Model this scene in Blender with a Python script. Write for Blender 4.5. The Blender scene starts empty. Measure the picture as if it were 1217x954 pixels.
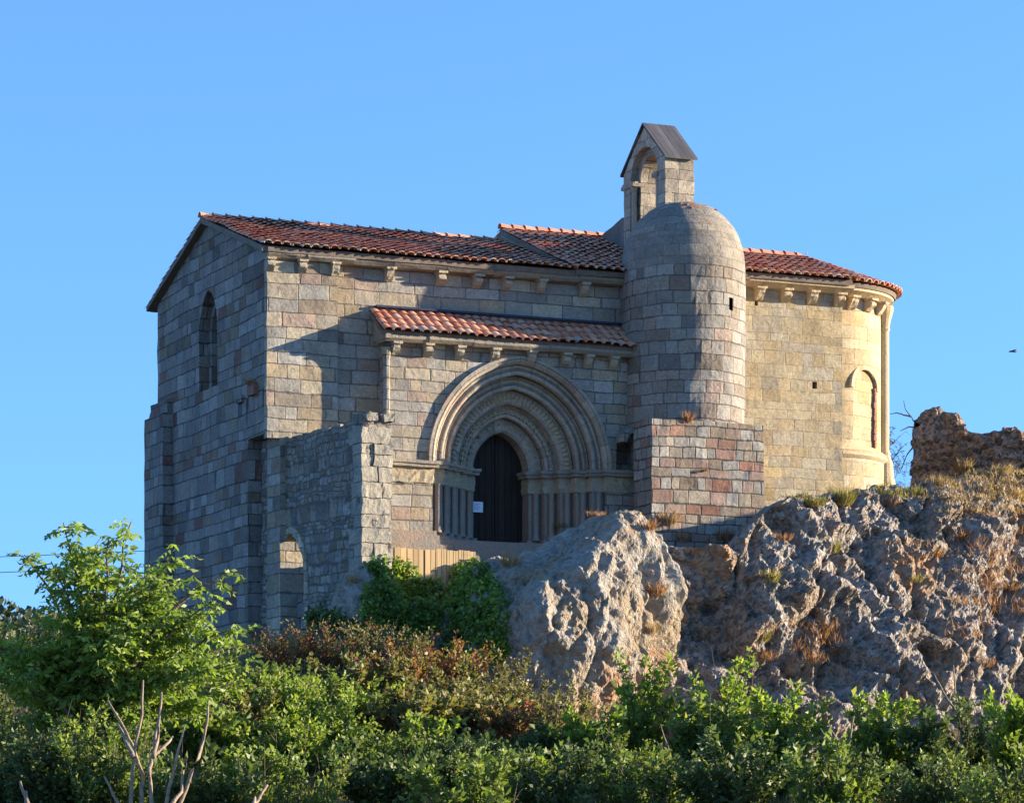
import bpy, bmesh, math, random
import numpy as np
from math import sin, cos, pi, radians, sqrt, tan, atan2, hypot, floor
from mathutils import Vector, Matrix, noise
from mathutils.geometry import tessellate_polygon
random.seed(7)
sc = bpy.context.scene
COL = sc.collection

# ------------------------------------------------------------------ camera, sky, sun, exposure
cam_d = bpy.data.cameras.new('camera')
cam = bpy.data.objects.new('camera', cam_d); COL.objects.link(cam)
cam.location = (0, 0, 0); cam.rotation_euler = (pi/2, 0, 0)
FPX, HY, CX = 3700.0, 1000.0, 608.5
cam_d.sensor_width = 36; cam_d.lens = FPX/1217*36
cam_d.shift_y = (HY-477)/1217
cam_d.clip_start = .5; cam_d.clip_end = 6000
sc.camera = cam

SUN_AZ, SUN_EL = radians(6.2), radians(11.5)      # azimuth from +X towards +Y
world = bpy.data.worlds.new('World'); sc.world = world; world.use_nodes = True
wt = world.node_tree; wt.nodes.clear()
sky = wt.nodes.new('ShaderNodeTexSky'); sky.sky_type = 'NISHITA'; sky.sun_disc = False
sky.sun_elevation = SUN_EL; sky.sun_rotation = pi/2-SUN_AZ
sky.air_density = 1.0; sky.dust_density = 0.0; sky.ozone_density = 5.0; sky.altitude = 1000
hs = wt.nodes.new('ShaderNodeHueSaturation'); hs.inputs['Saturation'].default_value = 1.0
bg = wt.nodes.new('ShaderNodeBackground'); bg.inputs[1].default_value = 0.128
wo = wt.nodes.new('ShaderNodeOutputWorld')
tc = wt.nodes.new('ShaderNodeTexCoord'); mp = wt.nodes.new('ShaderNodeMapping'); mp.inputs['Location'].default_value = (0, 0, .14); mp.inputs['Scale'].default_value = (1, 1, .72)
nz_ = wt.nodes.new('ShaderNodeVectorMath'); nz_.operation = 'NORMALIZE'
wt.links.new(tc.outputs['Generated'], mp.inputs[0]); wt.links.new(mp.outputs[0], nz_.inputs[0]); wt.links.new(nz_.outputs[0], sky.inputs[0])
wt.links.new(sky.outputs[0], hs.inputs['Color']); wt.links.new(hs.outputs[0], bg.inputs[0]); wt.links.new(bg.outputs[0], wo.inputs[0])
sl = bpy.data.lights.new('sun', 'SUN'); sl.energy = 5.0; sl.angle = radians(.5); sl.color = (1, .85, .64)
sun = bpy.data.objects.new('sun', sl); COL.objects.link(sun)
S = Vector((cos(SUN_EL)*cos(SUN_AZ), cos(SUN_EL)*sin(SUN_AZ), sin(SUN_EL)))
sun.rotation_euler = S.to_track_quat('Z', 'Y').to_euler(); sun.location = (60, 0, 60)
vs = sc.view_settings
vs.view_transform = 'Standard'; vs.look = 'None'; vs.gamma = 1; vs.use_curve_mapping = False
vs.exposure = 1.6
sc.cycles.max_bounces = 5; sc.cycles.transparent_max_bounces = 4

# ------------------------------------------------------------------ node helpers
class NT:
    def __init__(s, name):
        s.m = bpy.data.materials.new(name); s.m.use_nodes = True
        s.t = s.m.node_tree; s.t.nodes.clear()
        s.out = s.n('ShaderNodeOutputMaterial')
    def n(s, k, **kw):
        nd = s.t.nodes.new(k)
        for a, b in kw.items(): setattr(nd, a, b)
        return nd
    def set(s, inp, v):
        if isinstance(v, bpy.types.NodeSocket): s.t.links.new(v, inp)
        elif v is not None:
            if hasattr(inp.default_value, '__len__') and not hasattr(v, '__len__'): v = (v,)*len(inp.default_value)
            if hasattr(inp.default_value, '__len__') and len(inp.default_value) == 4 and len(v) == 3: v = (*v, 1)
            inp.default_value = v
    def ma(s, op, a, b=0., c=None, clamp=False):
        nd = s.n('ShaderNodeMath', operation=op); nd.use_clamp = clamp
        s.set(nd.inputs[0], a); s.set(nd.inputs[1], b)
        if c is not None: s.set(nd.inputs[2], c)
        return nd.outputs[0]
    def mr(s, v, a, b, c=0., d=1., smooth=True):
        nd = s.n('ShaderNodeMapRange'); nd.interpolation_type = 'SMOOTHSTEP' if smooth else 'LINEAR'
        for i, x in enumerate((v, a, b, c, d)): s.set(nd.inputs[i], x)
        return nd.outputs[0]
    def noise(s, vec, scale, detail=4, rough=.55, dist=0., dim='3D', w=None):
        nd = s.n('ShaderNodeTexNoise', noise_dimensions=dim)
        if dim != '1D' and vec is not None: s.set(nd.inputs['Vector'], vec)
        if w is not None: s.set(nd.inputs['W'], w)
        nd.inputs['Scale'].default_value = scale; nd.inputs['Detail'].default_value = detail
        nd.inputs['Roughness'].default_value = rough; nd.inputs['Distortion'].default_value = dist
        return nd.outputs['Fac']
    def wn(s, vec=None, w=None, dim='3D'):
        nd = s.n('ShaderNodeTexWhiteNoise', noise_dimensions=dim)
        if vec is not None: s.set(nd.inputs['Vector'], vec)
        if w is not None: s.set(nd.inputs['W'], w)
        return nd
    def voro(s, vec, scale, feature='F1', rnd=1.):
        nd = s.n('ShaderNodeTexVoronoi', feature=feature)
        s.set(nd.inputs['Vector'], vec); nd.inputs['Scale'].default_value = scale; nd.inputs['Randomness'].default_value = rnd
        return nd
    def mix(s, f, a, b, mode='MIX'):
        nd = s.n('ShaderNodeMix', data_type='RGBA', blend_type=mode)
        s.set(nd.inputs[0], f); s.set(nd.inputs[6], a); s.set(nd.inputs[7], b)
        return nd.outputs[2]
    def ramp(s, f, stops, interp='LINEAR'):
        nd = s.n('ShaderNodeValToRGB'); cr = nd.color_ramp; cr.interpolation = interp
        while len(cr.elements) > 1: cr.elements.remove(cr.elements[-1])
        for i, (p, c) in enumerate(stops):
            e = cr.elements[0] if i == 0 else cr.elements.new(p)
            e.position = p; e.color = (*c, 1)
        s.set(nd.inputs[0], f); return nd.outputs[0]
    def xyz(s, x=0., y=0., z=0.):
        nd = s.n('ShaderNodeCombineXYZ'); s.set(nd.inputs[0], x); s.set(nd.inputs[1], y); s.set(nd.inputs[2], z)
        return nd.outputs[0]
    def sep(s, v):
        nd = s.n('ShaderNodeSeparateXYZ'); s.set(nd.inputs[0], v); return nd.outputs
    def bump(s, h, dist=1., strength=1., normal=None):
        nd = s.n('ShaderNodeBump'); s.set(nd.inputs['Height'], h); nd.inputs['Distance'].default_value = dist
        nd.inputs['Strength'].default_value = strength
        if normal is not None: s.set(nd.inputs['Normal'], normal)
        return nd.outputs[0]
    def bsdf(s, col, rough=.9, normal=None, spec=.2, metal=0.):
        nd = s.n('ShaderNodeBsdfPrincipled'); s.set(nd.inputs['Base Color'], col); s.set(nd.inputs['Roughness'], rough)
        nd.inputs['Specular IOR Level'].default_value = spec; nd.inputs['Metallic'].default_value = metal
        if normal is not None: s.set(nd.inputs['Normal'], normal)
        s.t.links.new(nd.outputs[0], s.out.inputs[0]); return nd
    def obj(s): return s.n('ShaderNodeTexCoord').outputs['Object']
    def uv(s): return s.n('ShaderNodeUVMap').outputs[0]
    def attr(s, name='rnd'): return s.n('ShaderNodeAttribute', attribute_name=name).outputs['Fac']

TAN = (.42, .355, .27); GREY = (.36, .34, .30); LGREY = (.45, .425, .375); PINK = (.40, .275, .215); RED = (.36, .165, .11)
OCH = (.47, .36, .22); DARK = (.21, .19, .175); BROWN = (.31, .235, .165); CREAM = (.56, .47, .33)

def ashlar(name, palette, h=.33, wb=.6, joint=.022, seed=0., mortar=(.15, .13, .11), rough_amt=1., lichen=.35, vanish=.55, wob=.016, bumpd=1., stain=(.2, .19, .18), k=.76, flat=.26, warp=.34):
    t = NT(name); uv = t.sep(t.uv()); x, y = uv[0], uv[1]
    o = t.obj()
    yw = t.ma('ADD', y, t.ma('MULTIPLY', t.ma('SUBTRACT', t.noise(None, 1.1, 1, dim='1D', w=t.ma('ADD', y, seed*3.1)), .5), warp))
    yw = t.ma('ADD', yw, t.ma('MULTIPLY', t.ma('SUBTRACT', t.noise(t.xyz(x, y, seed), .45, 1), .5), warp*.35))
    ry = t.ma('DIVIDE', yw, h); r = t.ma('FLOOR', ry); fy = t.ma('SUBTRACT', ry, r)
    a = t.wn(w=t.ma('ADD', r, seed+.37), dim='1D').outputs[0]
    w = t.ma('MULTIPLY', t.ma('MULTIPLY_ADD', a, .7, .68), wb)
    xn = t.noise(t.xyz(t.ma('MULTIPLY', x, 1/wb), t.ma('MULTIPLY', r, 7.31), seed), .95, 1)
    xw = t.ma('ADD', t.ma('MULTIPLY_ADD', a, 37.3, x), t.ma('MULTIPLY', t.ma('SUBTRACT', xn, .5), wb*1.5))
    rx = t.ma('DIVIDE', xw, w); c = t.ma('FLOOR', rx); fx = t.ma('SUBTRACT', rx, c)
    idv = t.xyz(c, r, seed+.11)
    wn = t.wn(idv); rc = t.n('ShaderNodeSeparateColor'); t.set(rc.inputs[0], wn.outputs['Color'])
    dx = t.ma('MULTIPLY', t.ma('MINIMUM', fx, t.ma('SUBTRACT', 1., fx)), w)
    dy = t.ma('MULTIPLY', t.ma('MINIMUM', fy, t.ma('SUBTRACT', 1., fy)), h)
    d = t.ma('SMOOTH_MIN', dx, dy, .03)
    nz = t.noise(o, 6., 5, .65)
    d = t.ma('ADD', d, t.ma('MULTIPLY', t.ma('SUBTRACT', nz, .5), wob*4))
    m = t.mr(d, .003, joint)
    van = t.mr(t.noise(o, .9, 3), .5, .72, 0., vanish)
    mcol = t.ma('MAXIMUM', m, van)
    mean = [sum(c[i]*((palette[q+1][0] if q+1 < len(palette) else 1)-p_) for q, (p_, c) in enumerate(palette)) for i in range(3)]
    palette = [(p_, tuple(k*(c[i]*(1-flat)+mean[i]*flat) for i in range(3))) for p_, c in palette]
    base = t.ramp(rc.outputs[0], palette, 'CONSTANT')
    val = t.ma('MULTIPLY_ADD', rc.outputs[1], .34, .84)
    fine = t.ma('MULTIPLY', t.mr(t.noise(o, 13., 7, .78), .28, .72, .58, 1.34, False), t.mr(t.noise(o, 2.6, 4, .7), .3, .7, .82, 1.16, False))
    col = t.mix(1., base, t.xyz(val, val, val), 'MULTIPLY')
    col = t.mix(1., col, t.xyz(fine, fine, fine), 'MULTIPLY')
    st = t.noise(o, .55, 5, .65, .5)
    col = t.mix(t.mr(st, .5, .7, 0., lichen), col, stain)
    pale = t.mr(t.noise(o, 4.3, 5, .75), .6, .75, 0., .55)
    col = t.mix(pale, col, t.mix(.5, col, (.50, .47, .40)))
    warm = t.mr(t.noise(o, .8, 3), .45, .7, 0., .25)
    col = t.mix(warm, col, (.38, .31, .22))
    drk = t.mr(t.noise(o, 9., 3, .6), .66, .76, 0., .6)
    col = t.mix(drk, col, (.12, .11, .10))
    col = t.mix(mcol, mortar, col)
    ht = t.ma('MULTIPLY', m, .018*bumpd)
    ht = t.ma('ADD', ht, t.ma('MULTIPLY', rc.outputs[2], .012*bumpd))
    ht = t.ma('ADD', ht, t.ma('MULTIPLY', t.noise(o, 7., 7, .68), .035*rough_amt))
    ht = t.ma('ADD', ht, t.ma('MULTIPLY', t.noise(t.xyz(x, y, seed), 1.7, 2), .03*rough_amt))
    t.bsdf(col, .95, t.bump(ht, 1., .85), .1)
    return t.m

def pal(*items):   # (weight, colour)
    tot = sum(i[0] for i in items); p = 0; out = []
    for w, c in items: out.append((p, c)); p += w/tot
    return out

M = {}
M['west'] = ashlar('weathered_shaded_west_ashlar', pal((3, (.37, .33, .30)), (2.5, (.33, .30, .275)), (2, (.43, .40, .37)), (1.2, BROWN), (1, DARK), (.6, (.27, .13, .10)), (1, (.38, .32, .26))), h=.34, wb=.62, seed=1., lichen=.6, stain=(.15, .135, .125), k=.67, flat=.15, joint=.022, mortar=(.075,.066,.06), vanish=.7, rough_amt=1.4)  # weathered stone, its colour darkened further to carry the west side's shade
M['nave'] = ashlar('nave_ashlar', pal((3, LGREY), (3, TAN), (1.2, OCH), (1, PINK), (2, GREY), (.6, BROWN), (.5, DARK), (1.5, CREAM)), h=.34, wb=.68, seed=2., lichen=.3)
M['porch'] = ashlar('porch_ashlar', pal((3, LGREY), (3, TAN), (.6, OCH), (1.1, PINK), (1.6, GREY), (.25, RED), (2, CREAM)), h=.30, wb=.52, seed=3., lichen=.22)
M['tower'] = ashlar('tower_ashlar', pal((3, LGREY), (3, GREY), (2, TAN), (1., PINK), (.3, RED), (1.2, BROWN), (.8, DARK)), h=.34, wb=.5, seed=4., lichen=.55, rough_amt=1.8, k=.7, flat=.45, vanish=.5, joint=.024, warp=.25, mortar=(.12,.1,.085))
M['base'] = ashlar('tower_base_ashlar', pal((2.6, LGREY), (2.2, TAN), (1.5, PINK), (.8, (.36, .2, .15)), (.5, RED), (1.6, GREY), (.9, BROWN)), h=.29, wb=.46, seed=5.2, lichen=.25, joint=.03, flat=.2, k=.72, vanish=.15, mortar=(.09, .08, .07))
M['sunlit_lining'] = ashlar('sunlit_arch_lining', pal((3, LGREY), (3, TAN), (2, CREAM), (1, OCH)), h=.3, wb=.4, seed=9., k=.85, rough_amt=1.5)  # paler stone: sunlight on the arch soffit put into the colour
M['presb'] = ashlar('golden_ashlar', pal((3, (.49, .41, .27)), (3, (.50, .385, .225)), (1.3, (.53, .40, .21)), (1.2, (.42, .37, .28)), (1, (.52, .46, .34)), (.6, (.38, .33, .26))), h=.32, wb=.55, seed=6., lichen=.22, joint=.012, vanish=.75, mortar=(.25, .21, .15), bumpd=.5, rough_amt=.8, stain=(.27, .24, .19))
M['apse'] = ashlar('apse_ashlar', pal((3, (.55, .42, .25)), (3, (.56, .46, .29)), (1.6, (.56, .39, .19)), (1, (.58, .49, .36))), h=.36, wb=.6, seed=7., lichen=.1, joint=.012, vanish=.6, mortar=(.28, .22, .14), bumpd=.4, rough_amt=.5)
M['domest'] = ashlar('dome_masonry', pal((3, (.36, .325, .28)), (3, (.33, .295, .25)), (1, TAN), (.5, BROWN)), h=.34, wb=.5, seed=4.6, lichen=.6, joint=.014, vanish=.75, bumpd=.4, rough_amt=1.3, flat=.4, k=.68)
M['rubble'] = ashlar('rubble_masonry', pal((3, GREY), (2, LGREY), (1.5, DARK), (2, TAN), (1, BROWN)), h=.2, wb=.3, joint=.04, seed=8., wob=.03, rough_amt=3.2, lichen=.6, vanish=.5, k=.76, warp=.7, stain=(.15,.135,.12))

def plain_stone(name, c1, c2, c3=(.2, .18, .16), sc_=5., bd=.03):
    t = NT(name); o = t.obj()
    col = t.mix(t.mr(t.noise(o, 1.3, 4), .35, .65), c1, c2)
    col = t.mix(t.mr(t.noise(o, 4.5, 6, .7), .55, .72, 0., .7), col, c3)
    f = t.mr(t.noise(o, 20., 4, .7), .25, .75, .75, 1.2, False)
    col = t.mix(1., col, t.xyz(f, f, f), 'MULTIPLY')
    t.bsdf(col, .93, t.bump(t.noise(o, sc_*2, 7, .7), bd, 1.), .12)
    return t.m
M['carved'] = plain_stone('carved_portal_stone', (.35, .30, .235), (.29, .26, .22), (.2, .18, .16))
M['jamb'] = plain_stone('pinkish_jamb_stone', (.33, .25, .19), (.27, .24, .205))
M['frieze'] = plain_stone('golden_frieze_stone', (.44, .34, .2), (.36, .31, .23), (.24, .2, .15))
M['cornice'] = plain_stone('cornice_stone', (.34, .285, .21), (.26, .225, .185))
M['quoin'] = plain_stone('pale_corner_blocks', (.37, .33, .26), (.29, .265, .22), (.17, .155, .135), bd=.05)
M['voussoir'] = ashlar('portal_voussoirs', pal((3, (.41, .345, .265)), (2, (.36, .31, .25)), (1, (.43, .38, .31)), (.6, (.38, .28, .22))), h=10., wb=.42, seed=12., k=.92, flat=.2, warp=0., rough_amt=.5, bumpd=.3, joint=.012, wob=.004, lichen=.3, vanish=.3)
M['bellstone'] = ashlar('bell_gable_blocks', pal((3, (.43, .36, .265)), (2, (.37, .31, .24)), (1, (.46, .41, .32))), h=.34, wb=.5, seed=13., k=.92, flat=.1, joint=.014, vanish=.5, rough_amt=1.)
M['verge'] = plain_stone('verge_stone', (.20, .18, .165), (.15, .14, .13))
M['corbel'] = plain_stone('corbel_stone', (.45, .38, .27), (.40, .34, .25))
M['gcorbel'] = plain_stone('golden_corbel_stone', (.55, .42, .25), (.48, .38, .25))
M['belfry'] = plain_stone('bell_gable_stone', (.40, .335, .25), (.34, .275, .205), (.25, .22, .18), bd=.025)
M['plaster'] = plain_stone('dome_plaster', (.33, .30, .255), (.27, .25, .22), (.17, .15, .135), bd=.05)
M['redstone'] = plain_stone('red_reveal_stone', (.30, .15, .10), (.24, .12, .09))

def tile_mat():
    t = NT('clay_roof_tiles'); o = t.obj(); r = t.attr()
    col = t.ramp(r, [(0, (0.531, 0.192, 0.113)), (.3, (0.655, 0.271, 0.158)), (.55, (0.723, 0.384, 0.249)), (.72, (0.429, 0.169, 0.113)), (.8, (0.655, 0.407, 0.282)), (.93, (0.746, 0.565, 0.429)), (1, (0.475, 0.339, 0.271))])
    col = t.mix(t.mr(t.noise(o, 5., 5, .7), .52, .68, 0., .65), col, (.52, .40, .30))
    col = t.mix(t.mr(t.noise(o, 1.2, 4, .6), .55, .75, 0., .25), col, (.2, .13, .10))
    t.bsdf(col, .95, t.bump(t.noise(o, 22., 4), .008, 1.), .03)
    return t.m
M['tile'] = tile_mat()
def simple(name, c, rough=.8, spec=.2, metal=0., nscale=8., amt=.3, bd=.0):
    t = NT(name); o = t.obj(); f = t.mr(t.noise(o, nscale, 5, .65), .3, .7, 1-amt, 1+amt, False)
    col = t.mix(1., c, t.xyz(f, f, f), 'MULTIPLY')
    t.bsdf(col, rough, t.bump(t.noise(o, nscale*2, 4), bd, 1.) if bd else None, spec, metal)
    return t.m
M['mortar'] = simple('tile_bedding', (.17, .13, .1))
M['flash'] = simple('dark_flashing', (.03, .035, .07), .5)
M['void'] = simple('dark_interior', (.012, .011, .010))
M['paper'] = simple('white_paper', (.8, .82, .85), .7, amt=.03)
M['ink'] = simple('printed_ink', (.25, .35, .55), .7, amt=.03)
M['bird'] = simple('dark_feathers', (.03, .03, .035), .7)
M['cable'] = simple('cable', (.05, .05, .05), .7)
def wood(name, c1, c2, board=.16, axis=0, coord='uv', line=.06):
    t = NT(name); u = t.sep(t.uv() if coord == 'uv' else t.obj()); x = t.ma('DIVIDE', u[axis], board)
    b = t.ma('FLOOR', x); fx = t.ma('SUBTRACT', x, b)
    rn = t.wn(w=b, dim='1D').outputs[0]
    st = t.noise(t.xyz(t.ma('MULTIPLY', u[0], 14. if axis == 0 else 1.), t.ma('MULTIPLY', u[1], 1. if axis == 0 else 14.), t.ma('MULTIPLY', u[2], 1.)), 1.6, 6, .65)
    col = t.mix(t.mr(st, .3, .7), c1, c2)
    v = t.ma('MULTIPLY_ADD', rn, .4, .78); col = t.mix(1., col, t.xyz(v, v, v), 'MULTIPLY')
    e = t.mr(t.ma('MINIMUM', fx, t.ma('SUBTRACT', 1., fx)), 0., line)
    col = t.mix(e, (c1[0]*.12, c1[1]*.12, c1[2]*.12), col)
    t.bsdf(col, .75, t.bump(t.ma('ADD', t.ma('MULTIPLY', e, .01), t.ma('MULTIPLY', st, .004)), 1., 1.), .25)
    return t.m
M['door'] = wood('dark_door_wood', (.042, .027, .02), (.022, .015, .011), .19)
M['plank'] = wood('pale_pine_planks', (.56, .40, .22), (.50, .35, .18), .17)
M['slate'] = wood('grey_roof_boards', (.12, .11, .115), (.075, .07, .075), .19)

# ------------------------------------------------------------------ mesh helpers
class MB:
    def __init__(s): s.v = []; s.f = []; s.r = []; s.uv = []
    def add(s, vs, fs, rnd=None, uvs=None):
        b = len(s.v); s.v += [tuple(p) for p in vs]
        rr = random.random() if rnd is None else rnd
        for k, f in enumerate(fs):
            s.f.append([b+i for i in f]); s.r.append(rr); s.uv.append(None if uvs is None else [uvs[i] for i in f])
    def box(s, x0, x1, y0, y1, z0, z1, rnd=None):
        s.add([(x0,y0,z0),(x1,y0,z0),(x1,y1,z0),(x0,y1,z0),(x0,y0,z1),(x1,y0,z1),(x1,y1,z1),(x0,y1,z1)],
              [(0,3,2,1),(4,5,6,7),(0,1,5,4),(1,2,6,5),(2,3,7,6),(3,0,4,7)], rnd)
    def prism(s, outer, lo, hi, plane='xz', holes=()):
        """polygon (with holes) in a plane, extruded along the remaining axis lo..hi"""
        def P(a, b, d): return (a, d, b) if plane == 'xz' else ((d, a, b) if plane == 'yz' else (a, b, d))
        loops = [list(outer)]+[list(h) for h in holes]
        flat = [p for l in loops for p in l]
        tris = tessellate_polygon([[Vector((p[0], p[1], 0)) for p in l] for l in loops])
        n = len(flat); vs = [P(*p, lo) for p in flat]+[P(*p, hi) for p in flat]
        fs = [tuple(t) for t in tris]+[tuple(i+n for i in reversed(t)) for t in tris]
        k = 0
        for l in loops:
            m = len(l)
            for i in range(m):
                a, b = k+i, k+(i+1) % m; fs.append((a, b, b+n, a+n))
            k += m
        s.add(vs, fs)
    def lathe(s, c, prof, seg=16, a0=0, a1=2*pi, uvr=None, rnd=None):
        full = abs(a1-a0-2*pi) < 1e-6; n = seg if full else seg+1
        vs = []; uvs = []
        for (r, z) in prof:
            for i in range(seg+1):
                a = a0+(a1-a0)*i/seg; vs.append((c[0]+r*cos(a), c[1]+r*sin(a), c[2]+z)); uvs.append((a*(uvr or .3), c[2]+z))
        fs = []
        for j in range(len(prof)-1):
            for i in range(seg):
                p = j*(seg+1)+i; fs.append((p, p+1, p+seg+2, p+seg+1))
        s.add(vs, fs, rnd, uvs if uvr else None)
    def tube(s, pts, rad, seg=6, rnd=None, cap=True):
        pts = [Vector(p) for p in pts]; n = len(pts); vs = []; fs = []
        rad = rad if hasattr(rad, '__len__') else [rad]*n
        for i, p in enumerate(pts):
            d = (pts[min(i+1, n-1)]-pts[max(i-1, 0)]).normalized()
            up = Vector((0,0,1)) if abs(d.z) < .9 else Vector((1,0,0))
            e1 = d.cross(up).normalized(); e2 = d.cross(e1)
            for k in range(seg):
                a = 2*pi*k/seg; vs.append(p+(e1*cos(a)+e2*sin(a))*rad[i])
        for i in range(n-1):
            for k in range(seg):
                a = i*seg+k; b = i*seg+(k+1) % seg; fs.append((a, b, b+seg, a+seg))
        if cap: fs.append(tuple(range(seg))[::-1]); fs.append(tuple(range((n-1)*seg, n*seg)))
        s.add(vs, fs, rnd)

def mesh_from(name, mb, mat, cut=None, wob=0., recalc=True, smooth=False, wscale=2.5):
    me = bpy.data.meshes.new(name)
    me.from_pydata(mb.v, [], mb.f)
    if any(u is not None for u in mb.uv) or True:
        at = me.attributes.new('rnd', 'FLOAT', 'FACE'); at.data.foreach_set('value', mb.r)
    has = any(u is not None for u in mb.uv)
    if has:
        ul = me.uv_layers.new(name='UVMap'); k = 0
        for f, u in zip(mb.f, mb.uv):
            for i in range(len(f)):
                ul.data[k].uv = u[i] if u else (0, 0)
                k += 1
    bm = bmesh.new(); bm.from_mesh(me)
    if cut or recalc: bmesh.ops.remove_doubles(bm, verts=bm.verts, dist=.0004)
    if recalc: bmesh.ops.recalc_face_normals(bm, faces=bm.faces)
    if cut:
        for ax in range(3):
            lo = min(v.co[ax] for v in bm.verts); hi = max(v.co[ax] for v in bm.verts)
            nn = int((hi-lo)/cut)
            for i in range(1, nn+1):
                co = Vector((0,0,0)); co[ax] = lo+(hi-lo)*i/(nn+1); no = Vector((0,0,0)); no[ax] = 1
                bmesh.ops.bisect_plane(bm, geom=bm.verts[:]+bm.edges[:]+bm.faces[:], plane_co=co, plane_no=no)
    if not has:
        ul = bm.loops.layers.uv.new('UVMap')
        for f in bm.faces:
            n = f.normal; ax = max(range(3), key=lambda i: abs(n[i]))
            for l in f.loops:
                c = l.vert.co
                l[ul].uv = (c.y+3.3, c.z) if ax == 0 else ((c.x, c.z) if ax == 1 else (c.x, c.y))
    if wob:
        for v in bm.verts:
            p = v.co*wscale; v.co += noise.noise_vector(p)*wob+noise.noise_vector(p*3.1)*wob*.5
    bm.to_mesh(me); bm.free()
    me.materials.append(mat)
    if smooth: me.polygons.foreach_set('use_smooth', [True]*len(me.polygons))
    return me

def link(name, me, parent=None, loc=(0,0,0)):
    o = bpy.data.objects.new(name, me); COL.objects.link(o); o.location = loc
    if parent is not None: o.parent = parent
    return o
def tag(o, label=None, cat=None, group=None, kind=None):
    for k, v in (('label', label), ('category', cat), ('group', group), ('kind', kind)):
        if v: o[k] = v
    return o
def empty(name, loc=(0,0,0), rz=0, **k):
    o = bpy.data.objects.new(name, None); COL.objects.link(o); o.location = loc; o.rotation_euler = (0,0,rz); o.empty_display_size = .3
    return tag(o, **k)

# ================================================================== TERRAIN
def lerp_tab(x, tab):
    if x <= tab[0][0]: return tab[0][1]
    for (a, va), (b, vb) in zip(tab, tab[1:]):
        if x <= b: return va+(vb-va)*(x-a)/(b-a)
    return tab[-1][1]
def sstep(a, b, x):
    t = min(1, max(0, (x-a)/(b-a))); return t*t*(3-2*t)
def ground(X, Y):
    left = lerp_tab(Y, [(0,-1.6),(34,-1.6),(50,-.9),(60,1.0),(68,3.0),(74,4.5),(80,5.0),(92,4.6),(120,1.5),(200,-4),(400,-6),(3000,-6)])
    right = lerp_tab(Y, [(0,-1.6),(34,-1.6),(50,-.9),(60,.6),(66,1.2),(74,1.8),(79,3.5),(84,7.2),(88,8.9),(92,9.4),(96,9.5),(110,9.0),(160,2),(300,-6),(3000,-6)])
    # plateau only behind the front of the church on the right
    w = sstep(-3.5, 1.5, X) if Y > 74 else sstep(-2.5, 2.5, X)
    h = left*(1-w)+right*w
    if X > 9: h += .26*min(X-9, 6)*sstep(84, 95, Y)*sstep(180, 110, Y)
    if X > 30: h = h*(1-sstep(30, 90, X))+lerp_tab(Y, [(0,-1.6),(60,-1.6),(400,-6)])*sstep(30, 90, X)
    if X < -20: h = h*(1-sstep(-20, -60, X))+lerp_tab(Y, [(0,-1.6),(60,-1.6),(400,-6)])*sstep(-20, -60, X)
    return h+.18*noise.noise(Vector((X*.3, Y*.3, 0)))
def axis_pts(dense_lo, dense_hi, step, far):
    a = list(np.arange(dense_lo, dense_hi, step)); s = step; x = dense_lo
    lo = []
    while x > -far: s *= 1.35; x -= s; lo.append(x)
    s = step; x = a[-1]; hi = []
    while x < far: s *= 1.35; x += s; hi.append(x)
    return lo[::-1]+a+hi
xs = axis_pts(-26, 26, .5, 4000); ys = [y for y in axis_pts(40, 100, .5, 4000) if y > -600]
mb = MB(); nx, ny = len(xs), len(ys)
mb.v = [(x, y, ground(x, y)) for y in ys for x in xs]
mb.f = [(j*nx+i, j*nx+i+1, (j+1)*nx+i+1, (j+1)*nx+i) for j in range(ny-1) for i in range(nx-1)]
mb.r = [0.]*len(mb.f); mb.uv = [None]*len(mb.f)
def earth():
    t = NT('dry_hillside_earth'); o = t.obj()
    col = t.mix(t.mr(t.noise(o, .35, 5), .4, .62), (.19, .14, .085), (.10, .11, .045))
    col = t.mix(t.mr(t.noise(o, 3., 6, .7), .4, .7), col, (.27, .21, .13))
    t.bsdf(col, 1., t.bump(t.noise(o, 5., 7, .7), .1, 1.), .05)
    return t.m
M['earth'] = earth()
tag(link('ground', mesh_from('ground', mb, M['earth'], recalc=False, smooth=True)), kind='structure')

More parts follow.
